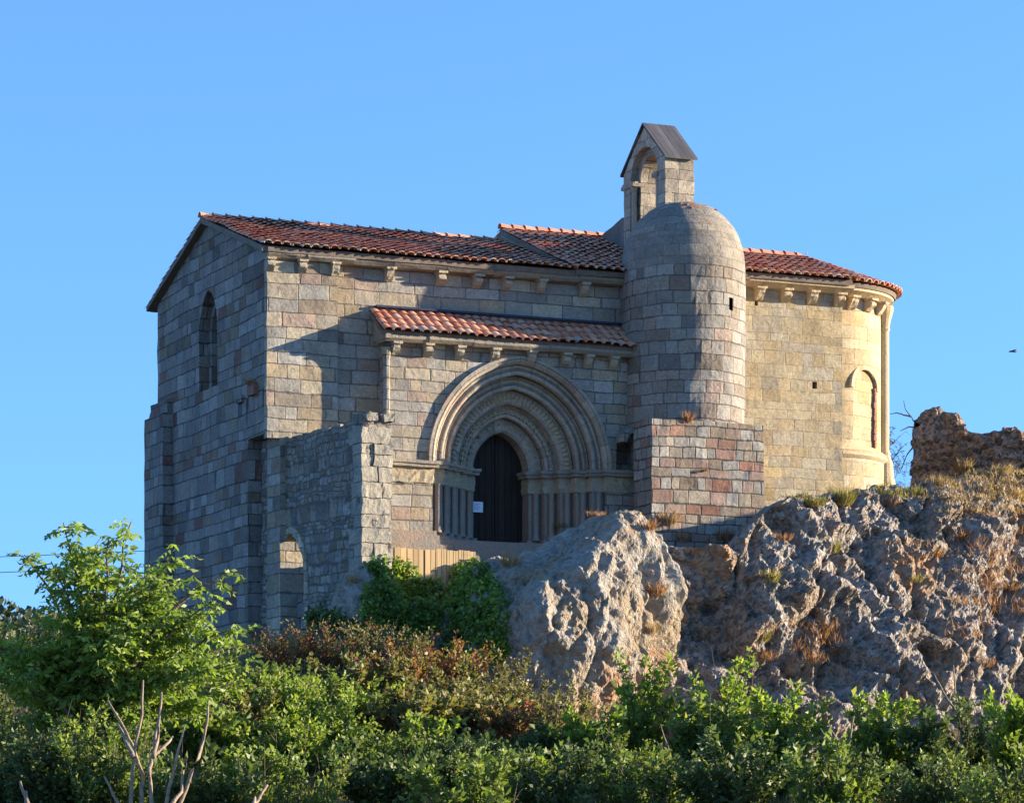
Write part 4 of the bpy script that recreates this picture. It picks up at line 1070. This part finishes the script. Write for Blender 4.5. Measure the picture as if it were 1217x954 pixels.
# ---- ray helper: sit things on the rock that is really there
bpy.context.view_layer.update()
def hit(x, y):
    """point of the built rock or ground seen at this place of the photograph"""
    d = Vector(((x-CX)/FPX, 1, (HY-y)/FPX)).normalized()
    dg = bpy.context.evaluated_depsgraph_get()
    ok, loc, nr, i, ob, m = sc.ray_cast(dg, (0,0,0), d)
    return (loc, nr, ob) if ok else (None, None, None)
random.seed(21)
rocky = {'ground', 'rock_cliff', 'boulder', 'rock_outcrop', 'ruined_wall'}
tufts = [
 (1000,598,.55,.35,'olive',420,'broad olive green tuft at the cliff edge below the chancel'),(970,600,.35,.3,'olive',200,'small olive tuft at the cliff edge left of the broad olive tuft'),
 (795,622,.5,.22,'dry',150,'bright orange tuft at the lower left corner of the tower base'),(812,642,.35,.18,'dry',110,'orange tuft just below the tower base, left of its middle'),
 (860,640,.4,.25,'russet',130,'russet tuft at the foot of the tower base near its middle'),(818,500,.35,.1,'russet',80,'dry weed growing on top of the tower base by the tower wall'),
 (606,672,.45,.2,'dry',150,'straw tuft at the foot of the church door'),(770,628,.35,.25,'russet',120,'russet tuft at the top right edge of the big boulder'),
 (708,612,.2,.3,'russet',110,'low russet tuft on the top of the big boulder'),(668,625,.22,.3,'olive',110,'low olive tuft on the upper left of the big boulder'),
 (915,690,.4,.25,'olive',160,'olive tuft on the cliff right of the tower base'),(988,655,.4,.22,'olive',150,'yellowish tuft in the middle of the cliff face, below the chancel'),
 (1110,660,.3,.25,'russet',110,'russet tuft on the cliff below the gap by the ruin'),(1140,640,.35,.3,'russet',140,'russet tuft on the cliff under the ruined wall'),
 (1145,560,.5,.3,'dry',220,'tall straw tuft leaning on the ruined wall'),(1115,575,.35,.3,'dry',150,'straw tuft at the left foot of the ruined wall'),
 (1190,560,.3,.35,'dry',160,'straw tuft at the right foot of the ruined wall'),(905,760,.4,.22,'olive',140,'olive tuft low on the cliff below the tower base'),
 (975,755,.25,.3,'russet',110,'russet tuft low on the cliff'),(1060,600,.3,.2,'russet',90,'russet tuft on the cliff edge below the apse column'),
 (780,705,.4,.2,'russet',130,'russet tuft in the crevice right of the big boulder'),(775,750,.35,.18,'dry',100,'straw tuft deep in the crevice right of the big boulder'),
 (1200,700,.3,.3,'russet',110,'russet tuft at the far right of the cliff face'),(1170,790,.3,.3,'russet',110,'russet tuft low at the far right of the cliff'),
 (1085,690,.3,.3,'olive',120,'olive tuft in the middle right of the cliff face'),(1205,590,.35,.5,'dry',220,'wide straw tuft at the right frame edge below the ruin'),
 (420,690,.25,.15,'dry',70,'straw tuft on the rock at the foot of the yard wall'),(1010,850,.3,.25,'russet',90,'russet tuft at the bottom of the cliff'),
 (1080,585,.25,.5,'olive',180,'low olive tuft on the cliff edge in the gap left of the ruin'),(930,640,.25,.3,'russet',90,'russet tuft right beside the tower base')]
for (x, y, h, r, mt, n, lab) in tufts:
    loc, nr, ob = hit(x, y)
    if loc is None: continue
    tuft(loc, h, r, mt, n, lab)
# the weed in the corner of the west wall
tuft(W(-.12, .7, 11.86), .25, .12, 'russet', 60, 'orange weed on a projecting stone near the top of the west wall', 'weeds on the masonry')
tuft(W(11.5, -2.35, 9.85), .12, .07, 'russet', 40, 'small dark weed in a joint of the tower base', 'weeds on the masonry')

# ---- low grass cover on the hilltop and scrub carpet on the lower slope (nobody could count it)
def cover(name, x0, x1, y0, y1, n, L, mat, cond=None, zoff=0.):
    P = []
    while len(P) < n:
        x = random.uniform(x0, x1); y = random.uniform(y0, y1)
        if cond and not cond(x, y): continue
        P.append((x, y, ground(x, y)-.03+zoff*random.random()))
    P = np.array(P); D = np.column_stack([rng.normal(0,.5,n), rng.normal(0,.5,n), np.ones(n)])
    me = leaf_mesh(name, P, D, L*(.5+rng.random(n)), .03, M[mat], fold=.1, droop=.2)
    tag(link(name, me), {'dry':'short straw coloured grass covering the hilltop by the ruin'}.get(mat, 'low olive undergrowth covering the slope below the church'), 'grass', kind='stuff')
cover('hilltop_grass', 9., 24, 84, 97, 22000, .28, 'dry')
cover('slope_grass', -16, 18, 52, 76, 40000, .35, 'olive')

def strip(name, label, regions, n, L, mat):
    P = []
    for k in range(n):
        x0, x1, y0, y1 = random.choice(regions); loc, nr, ob = hit(random.uniform(x0, x1), random.uniform(y0, y1))
        if loc is None or ob.name.split('.')[0] not in ('ground', 'rock_cliff') or noise.noise(loc*.9) < -.25: continue
        for q in range(26): P.append(loc+Vector((random.gauss(0,.16), random.gauss(0,.2), -.05)))
    m = len(P); P = np.array([tuple(p) for p in P]); D = np.column_stack([rng.normal(0,.45,m), rng.normal(0,.45,m), np.ones(m)])
    tag(link(name, leaf_mesh(name, P, D, L*(.5+rng.random(m)), .022, M[mat], fold=.1, droop=.2)), label, 'grass', kind='stuff')
strip('dry_hilltop_grass', 'straw coloured dry grass on the crest below the ruined wall', [(1085,1230,556,592),(1120,1230,560,610)], 150, .15, 'dry')
strip('crest_grass', 'thin olive grass along the foot of the chancel wall', [(900,1075,572,596)], 90, .14, 'olive')
strip('cliff_scrub', 'russet scrub on the ledges of the cliff', [(1050,1217,600,680),(1130,1217,640,760),(900,1000,740,790)], 90, .25, 'russet')

# ---- shrubs; heights and places in metres come from where each crown's top stands
def shrub(px_, py_top, Y, wpx, mat, label, group=None, name='shrub', **k):
    p = px2w(px_, py_top, Y); g = ground(p.x, Y); h = max(.6, p.z-g)
    return plant(name, (p.x, Y, g), h, wpx/2/FPX*Y, mat, label, k.pop('cat', 'shrub'), group=group, **k)
random.seed(31)
# autumn-coloured and olive brambles right below the church
shrub(385, 745, 71.5, 120, 'leafr', 'dark red leaved bush below the arch of the yard wall', nstem=16, ntwig=22, lsize=.085, nleaf=12)
shrub(330, 765, 71, 90, 'leafr', 'reddish bush at the foot of the church corner', nstem=12, ntwig=20, lsize=.08, nleaf=11)
shrub(450, 745, 71, 130, 'leafb', 'olive and brown bush below the ivy covered rock', nstem=18, ntwig=22, lsize=.08, nleaf=12)
shrub(520, 765, 70, 130, 'leafr', 'russet bush below the planks', nstem=18, ntwig=22, lsize=.075, nleaf=12)
shrub(585, 785, 70, 120, 'leafb', 'olive brown bush at the foot of the ivy', nstem=16, ntwig=22, lsize=.075, nleaf=12)
shrub(640, 815, 69, 120, 'leafb', 'brown bush against the left foot of the big boulder', nstem=16, ntwig=20, lsize=.075, nleaf=11)
shrub(700, 845, 68, 120, 'leafb', 'low olive bush in front of the big boulder', nstem=14, ntwig=20, lsize=.075, nleaf=11)
# green thicket, middle
for i, (x, y, Y, w, mt, lab) in enumerate([
 (300,800,66,150,'leaf','mid green bush behind the walnut tree, right of its trunk'),(395,810,65,160,'leafy','yellow green bush below the dark red bush'),
 (490,835,65,160,'leafb','wide olive brown bush below the russet bush'),(570,845,66,140,'leafb','olive bush in the middle of the thicket'),
 (345,870,61,170,'leafy','light green rounded bush at the bottom, right of the bare branches'),(450,880,61,170,'leaf','green bush at the bottom below the yellow green bush'),
 (550,890,60,160,'leafd','dark green bush at the bottom centre left'),(250,860,62,130,'leaf','green bush right behind the bare branches'),
 (640,875,62,150,'leafd','dark bush at the bottom centre'),(620,905,58,120,'leaf','green bush at the bottom centre, in front of the dark bush')]):
    shrub(x, y, Y, w, mt, lab, nstem=20, ntwig=24, lsize=.115, nleaf=15, twl=.5)
for (x, y, Y, w, mt, lab) in [
 (275,825,63.5,110,'leafb','olive bush between the walnut tree and the light green bush'),(330,812,64,90,'leafy','tall yellow green shoots right of the walnut tree'),
 (425,785,68,130,'leafb','tall olive brown stems below the dark red bush'),(470,778,68.5,80,'leafr','tall russet stems in the middle of the bramble slope'),
 (540,800,67.5,110,'leafb','olive brown bush on the bramble slope below the ivy'),(400,842,62.5,100,'leafy','yellow green bush in the middle of the thicket'),
 (505,858,62,90,'leafy','sunlit light green bush left of the bottom centre'),(600,845,65,100,'leafr','russet bush at the foot of the brown bushes, left of the boulder'),
 (665,835,65,80,'leafb','olive stems below the left end of the big boulder'),(300,900,57,110,'leafy','light green bush at the bottom, between the bare branches and the centre'),
 (575,915,56.5,100,'leafy','light green bush of the bottom edge at the centre'),(735,880,60,90,'leaf','green bush below the tall leafy shoots on the left')]:
    shrub(x, y, Y, w, mt, lab, nstem=14, ntwig=20, lsize=.10, nleaf=13, twl=.45, upright=.8)
# upright shoots in front of the rock, right half
for i, (x, y, Y, w, mt, lab) in enumerate([
 (700,850,62,110,'leafy','light green bush left of the tall leafy shoots'),(762,785,63,95,'leafy','tall light green bush with upright shoots below the big boulder'),
 (830,835,62,110,'leaf','green bush between the two tall leafy bushes'),(868,790,63,100,'leafy','tall light green bush with upright shoots below the tower base'),
 (925,825,62,110,'leafy','light green bush right of the tallest shoots'),(975,885,60,90,'leaf','low green bush at the foot of the cliff gully'),
 (1045,835,62,80,'leafy','narrow light green sapling at the foot of the cliff'),(1010,900,59,90,'leafd','dark low bush at the bottom right centre'),
 (1100,860,61,110,'leafd','dark green bush at the bottom right'),(1165,845,62,110,'leafd','dark green bush near the right frame edge'),
 (1205,830,60,90,'leafy','light green bush at the right frame edge'),(1130,905,58,120,'leaf','green bush at the bottom right, in front of the dark bushes')]):
    shrub(x, y, Y, w, mt, lab, nstem=17, ntwig=20, lsize=.115, nleaf=14, upright=.92, twl=.42)
# front row, dark, closing the bottom of the picture
for i in range(12):
    x = 20+i*108+random.uniform(-15,15); mt = ('leafd', 'leaf', 'leafd', 'leaf')[i % 4]
    shrub(x, 890+random.uniform(-25,25), 55+random.uniform(-1.5,1.5), 150, mt, ['%s green bush number' % 'x'][0] if False else
          ('dark' if mt == 'leafd' else 'mid')+' green bush of the front row, '+['at the left frame edge','under the walnut tree','right of the walnut trunk','below the light green rounded bush','left of the bottom centre','at the bottom centre','right of the bottom centre','below the tallest leafy shoots','below the cliff gully','below the narrow sapling','below the dark bushes on the right','at the right frame edge'][i],
          group='bushes of the front row', nstem=16, ntwig=20, lsize=.11, nleaf=15, twl=.5)
# left masses under and behind the walnut
for (x, y, Y, w, mt, lab) in [(20,745,70,130,'leafd','dark bush at the left frame edge behind the walnut tree'),(110,735,71,140,'leafb','brownish bush behind the walnut tree'),(215,775,69,140,'leafd','dark green bush at the foot of the west wall'),
                              (30,850,58,150,'leaf','green bush with small leaves at the bottom left corner'),(-20,800,60,120,'leafd','dark bush cut by the left frame edge')]:
    shrub(x, y, Y, w, mt, lab, nstem=20, ntwig=22, lsize=.09, nleaf=12)

for (x, y, Y, w, mt, lab) in [(95,850,56.2,120,'leafy','light green bush standing before the walnut trunk'),(150,865,56,100,'leaf','green bush right of the walnut trunk, behind the bare branches'),(45,880,55.5,110,'leafd','dark green bush at the bottom left, left of the walnut trunk')]:
    shrub(x, y, Y, w, mt, lab, nstem=18, ntwig=22, lsize=.11, nleaf=14, twl=.5)

# ---- ivy on the rocks
def ivy(label, spots, n, mat='ivy', size=.10):
    P = []; D = []
    tries = 0
    while len(P) < n and tries < n*6:
        tries += 1; (x, y, rx, ry) = random.choice(spots)
        a = random.random()*2*pi; q = random.random()**.55
        loc, nr, ob = hit(x+cos(a)*rx*q, y+sin(a)*ry*q)
        if loc is None or ob.name.split('.')[0] not in rocky|{'plank','masonry'}: continue
        if nr.y > 0: nr = -nr
        P.append(loc+nr*random.uniform(.02, .14)+Vector((random.gauss(0,.04),)*3)); D.append(nr*.6+Vector((random.gauss(0,.6), random.gauss(0,.3), -.4+random.gauss(0,.5))))
    c = sum(P, Vector())/max(1, len(P)); P = np.array([p-c for p in P]); n = len(P); L = size*(.6+.8*rng.random(n))
    o = link('ivy', leaf_mesh('ivy', P, np.array(D), L, L*.9, M[mat]), loc=c)
    tag(o, label, 'ivy', 'ivy on the rocks')
ivy('bright green ivy hanging over the rock left of the planks', [(480,745,50,24),(470,690,28,26),(490,730,34,30),(450,720,24,26),(510,715,20,30),(455,672,18,12)], 3600)
ivy('green ivy on the rock right of the planks', [(560,760,40,24),(560,685,26,20),(575,715,30,28),(585,745,22,30),(545,720,18,30),(590,770,16,14)], 3600)
ivy('dark ivy patch at the foot of the yard wall', [(385,735,28,14),(410,750,26,16)], 700, 'leafd')

# ---- trees
def tree(name, base, crown_pts, mat, label, cat='tree', trunk_r=.16, leaf=.11, per=26, wood='bark', spread=.45, compound=True, rnd_bias=0.):
    """limbs grow from the trunk to each crown point; leaf sprays cluster round them"""
    root = empty(name, base, 0, label=label, cat=cat); base = Vector(base)
    tm = MB(); P = []; D = []; Lr = []
    H = max(p[2] for p, w in crown_pts)-base.z
    fork = Vector((random.uniform(-.1,.1), 0, H*.22)); tm.tube([(0,0,-.5), fork*.5+Vector((.05,0,0)), fork], [trunk_r, trunk_r*.85, trunk_r*.75], 8)
    bm_ = MB()
    for (p, w) in crown_pts:
        tgt = Vector(p)-base; ctrl = fork+(tgt-fork)*.45+Vector((0, 0, .18*(tgt-fork).length)) - Vector(((tgt-fork).x*.2, 0, 0))
        pts = [fork*(1-t)**2+ctrl*2*t*(1-t)+tgt*t*t+Vector((random.gauss(0,.03), random.gauss(0,.03), random.gauss(0,.03))) for t in [i/9 for i in range(10)]]
        bm_.tube(pts, [trunk_r*.38*(1-.88*i/9) for i in range(10)], 5)
        nsp = int(per*w)
        for k in range(nsp):
            t = random.random()**.6; f = (.35+.65*t)*9; i = min(8, int(f)); q = pts[i].lerp(pts[i+1], f-i)
            d = Vector((random.gauss(0,1), random.gauss(0,1), random.gauss(.25,.6))).normalized()
            ln = spread*random.uniform(.4, 1.4)
            tw = branch_pts(q, d, ln, 3, .25, .0)
            if k % 3 == 0: bm_.tube(tw, [.014,.011,.008,.005], 3, cap=False)
            # compound leaves: several leaflets drooping from the end of each spray
            for s_ in range(3):
                c = tw[-1-s_ % 3]; rd = Vector((random.gauss(0,1), random.gauss(0,1), random.gauss(0,.4))).normalized()
                rach = [c, c+rd*leaf*1.0+Vector((0,0,-.02)), c+rd*leaf*1.9+Vector((0,0,-.09))]
                v = random.random()
                for g in range(7):
                    tt = g/6*1.99; i3 = int(tt); cc = rach[i3].lerp(rach[i3+1], tt-i3)
                    side = rd.cross(Vector((0,0,1))).normalized()*(1 if g % 2 else -1)
                    P.append(cc); D.append(side*.8+rd*.5+Vector((0,0,-.55+random.gauss(0,.25)))); Lr.append(min(.99, max(0, .25+.5*v+random.gauss(0,.1)+rnd_bias)))
    P = np.array(P); n = len(P); L = leaf*(.7+.6*rng.random(n))
    link('trunk', mesh_from('trunk', tm, M[wood], recalc=False, smooth=True), root); link('limbs', mesh_from('limbs', bm_, M[wood], recalc=False), root)
    link('crown', leaf_mesh('crown', P, np.array(D), L, L*.42, M[mat], np.array(Lr), droop=.25), root)
random.seed(8)
cp = []
Yt = 58.
def C(x, y, w=1., dy=0): cp.append((px2w(x, y, Yt+dy), w))
for (x, y, w) in [(75,622,1.3),(95,650,1.6),(60,668,.8),(28,660,.5),(130,640,.9),(155,622,.5),(160,665,1.2),(110,690,1.6),(150,700,1.6),(190,685,1.2),(200,665,.6),
                  (195,720,1.8),(245,690,.35),(262,682,.35),(255,715,.6),(230,735,1.3),(150,745,1.7),(100,740,1.5),(60,735,1.),(190,765,1.7),(120,790,1.8),(230,790,1.5),
                  (275,750,.7),(295,765,.6),(280,790,1.2),(60,785,2.2),(20,770,1.8),(15,820,1.6),(170,810,2.4),(90,830,2.),(240,830,1.4),(40,850,1.4),(290,810,.8),(-20,760,1.4),(-40,800,1.5)]:
    C(x, y, w, random.uniform(-1.4, 1.4))
tree('walnut_tree', (-7.6, Yt, ground(-7.6, Yt)), cp, 'leafy', 'leafy walnut tree standing in front of the west wall on the left', trunk_r=.2, leaf=.15, per=22, rnd_bias=-.1)
# tree behind the ruin, thin, nearly bare
cp = [(px2w(x, y, 104), w) for x, y, w in [(1062,505,.5),(1070,525,.6),(1064,545,.6),(1075,550,.5),(1070,570,.3),(1058,530,.6),(1050,520,.8),(1056,560,.5),(1040,540,.6)]]
tree('bare_tree', (12.2, 104, 8.6), cp, 'far', 'thin half bare tree seen between the apse and the ruined wall', trunk_r=.1, leaf=.06, per=34, spread=.6)
# bare arching twigs of that tree, and the pale cut branches in the foreground
def bare(name, base, lines, r, label, wood, Y, cat='tree'):
    root = empty(name, base, 0, label=label, cat=cat); b = Vector(base)
    for ln in lines:
        pts = [px2w(x, y, Y+i*.12)-b for i, (x, y) in enumerate(ln)]; out = []
        for a, c in zip(pts, pts[1:]):
            out += [a.lerp(c, t)+Vector((random.gauss(0,1), 0, random.gauss(0,1)))*r*.25 for t in (0, .33, .66)]
        out.append(pts[-1]); n = len(out)
        mb = MB(); mb.tube(out, [r*(1-.62*i/(n-1)) for i in range(n)], 7); link('branch', mesh_from('branch', mb, M[wood], recalc=False, smooth=True), root)
bare('bare_twigs', px2w(1094, 560, 97), [[(1098,545),(1096,525),(1090,508),(1083,495),(1076,487),(1074,476)],[(1088,503),(1085,515),(1086,535),(1088,555)],[(1083,495),(1074,493),(1066,490),(1058,492)],[(1090,508),(1080,507),(1070,512)],[(1086,530),(1078,540),(1070,560)]], .028, 'dark bare twigs arching out from behind the ruined wall', 'bark', 97, 'branches')
bare('pollarded_shrub', (-3.4, 30, -1.6), [
 [(185,1010),(180,954),(178,920),(186,870),(192,822)],[(178,920),(180,900),(200,880),(205,875)],[(160,1010),(155,954),(158,900),(168,850),(170,808)],[(172,1010),(168,960),(170,925),(160,890),(150,870),(128,832)],
 [(158,900),(150,880),(140,860)],[(200,1010),(198,954),(210,900),(220,862)],[(205,1010),(214,954),(235,900),(245,865),(248,832)],[(200,960),(215,940),(218,915)],[(150,1010),(140,954),(124,922)],[(182,900),(186,882),(190,850)]], .025,
 'pale bare branches of a cut shrub in the foreground at the bottom left', 'pale_bark', 30, 'shrub')
bare('bare_sprig', (-2.3, 30, -1.6), [[(290,1010),(300,960),(318,932)],[(300,962),(303,946)]], .03, 'single pale broken branch at the bottom, right of the cut shrub', 'pale_bark', 30, 'branch')
bare('bare_sprig', (-4.6, 30, -1.6), [[(45,1010),(33,954),(24,928)],[(33,956),(31,940)]], .03, 'single pale broken branch at the bottom left corner', 'pale_bark', 30, 'branch')
bare('bare_sapling', px2w(985, 1000, 57), [[(980,1000),(985,954),(1000,905),(995,880),(985,860)],[(1000,905),(1010,880),(1015,850)],[(997,892),(985,880),(975,865)]], .03, 'pinkish bare sapling at the bottom right centre', 'pale_bark', 57, 'sapling')
bare('bare_sapling', px2w(1135, 900, 62), [[(1140,900),(1143,860),(1135,820),(1133,790)],[(1140,850),(1120,820),(1110,800)]], .028, 'thin grey bare sapling against the cliff on the right', 'pale_bark', 62, 'sapling')
bare('bare_sapling', px2w(780, 980, 59), [[(800,990),(805,954),(798,900),(785,860)],[(795,900),(780,880)]], .024, 'thin bare sapling in front of the tall leafy shoots', 'pale_bark', 59, 'sapling')

# ---- distant wooded hill low on the left
mb = MB(); xs_ = np.linspace(-160, 60, 90); ds = np.linspace(0, 1, 24)
def hillz(x, d): return (27*math.exp(-((x+75)/42)**2)+10*math.exp(-((x+20)/50)**2))*sin(pi*min(1, .02+d))**.8-5+1.3*noise.fractal(Vector((x*.08, d*9, 0)), 1, 2, 4)
for x in xs_:
    for d in ds: mb.v.append((x, 330+d*140, hillz(x, d)))
mb.f = [(i*24+j, (i+1)*24+j, (i+1)*24+j+1, i*24+j+1) for i in range(89) for j in range(23)]; mb.r = [0.]*len(mb.f); mb.uv = [None]*len(mb.f)
tag(link('distant_hill', mesh_from('distant_hill', mb, M['earth'], recalc=False, smooth=True)), kind='structure')
P = []; D = []
for k in range(1500):
    x = random.uniform(-130, 20); d = random.uniform(.02, .6); z = hillz(x, d); r = random.uniform(1.2, 2.6)
    for q in range(26):
        v = Vector((random.gauss(0,1), random.gauss(0,1), random.gauss(0,1))).normalized(); P.append((x+v.x*r, 330+d*140+v.y*r, z+r+v.z*r*1.1)); D.append(v+Vector((0,0,.3)))
P = np.array(P); tag(link('distant_wood', leaf_mesh('distant_wood', P, np.array(D), 1.1, .9, M['far'])), 'dark green wood covering the distant hill at the left', 'wood', kind='stuff')
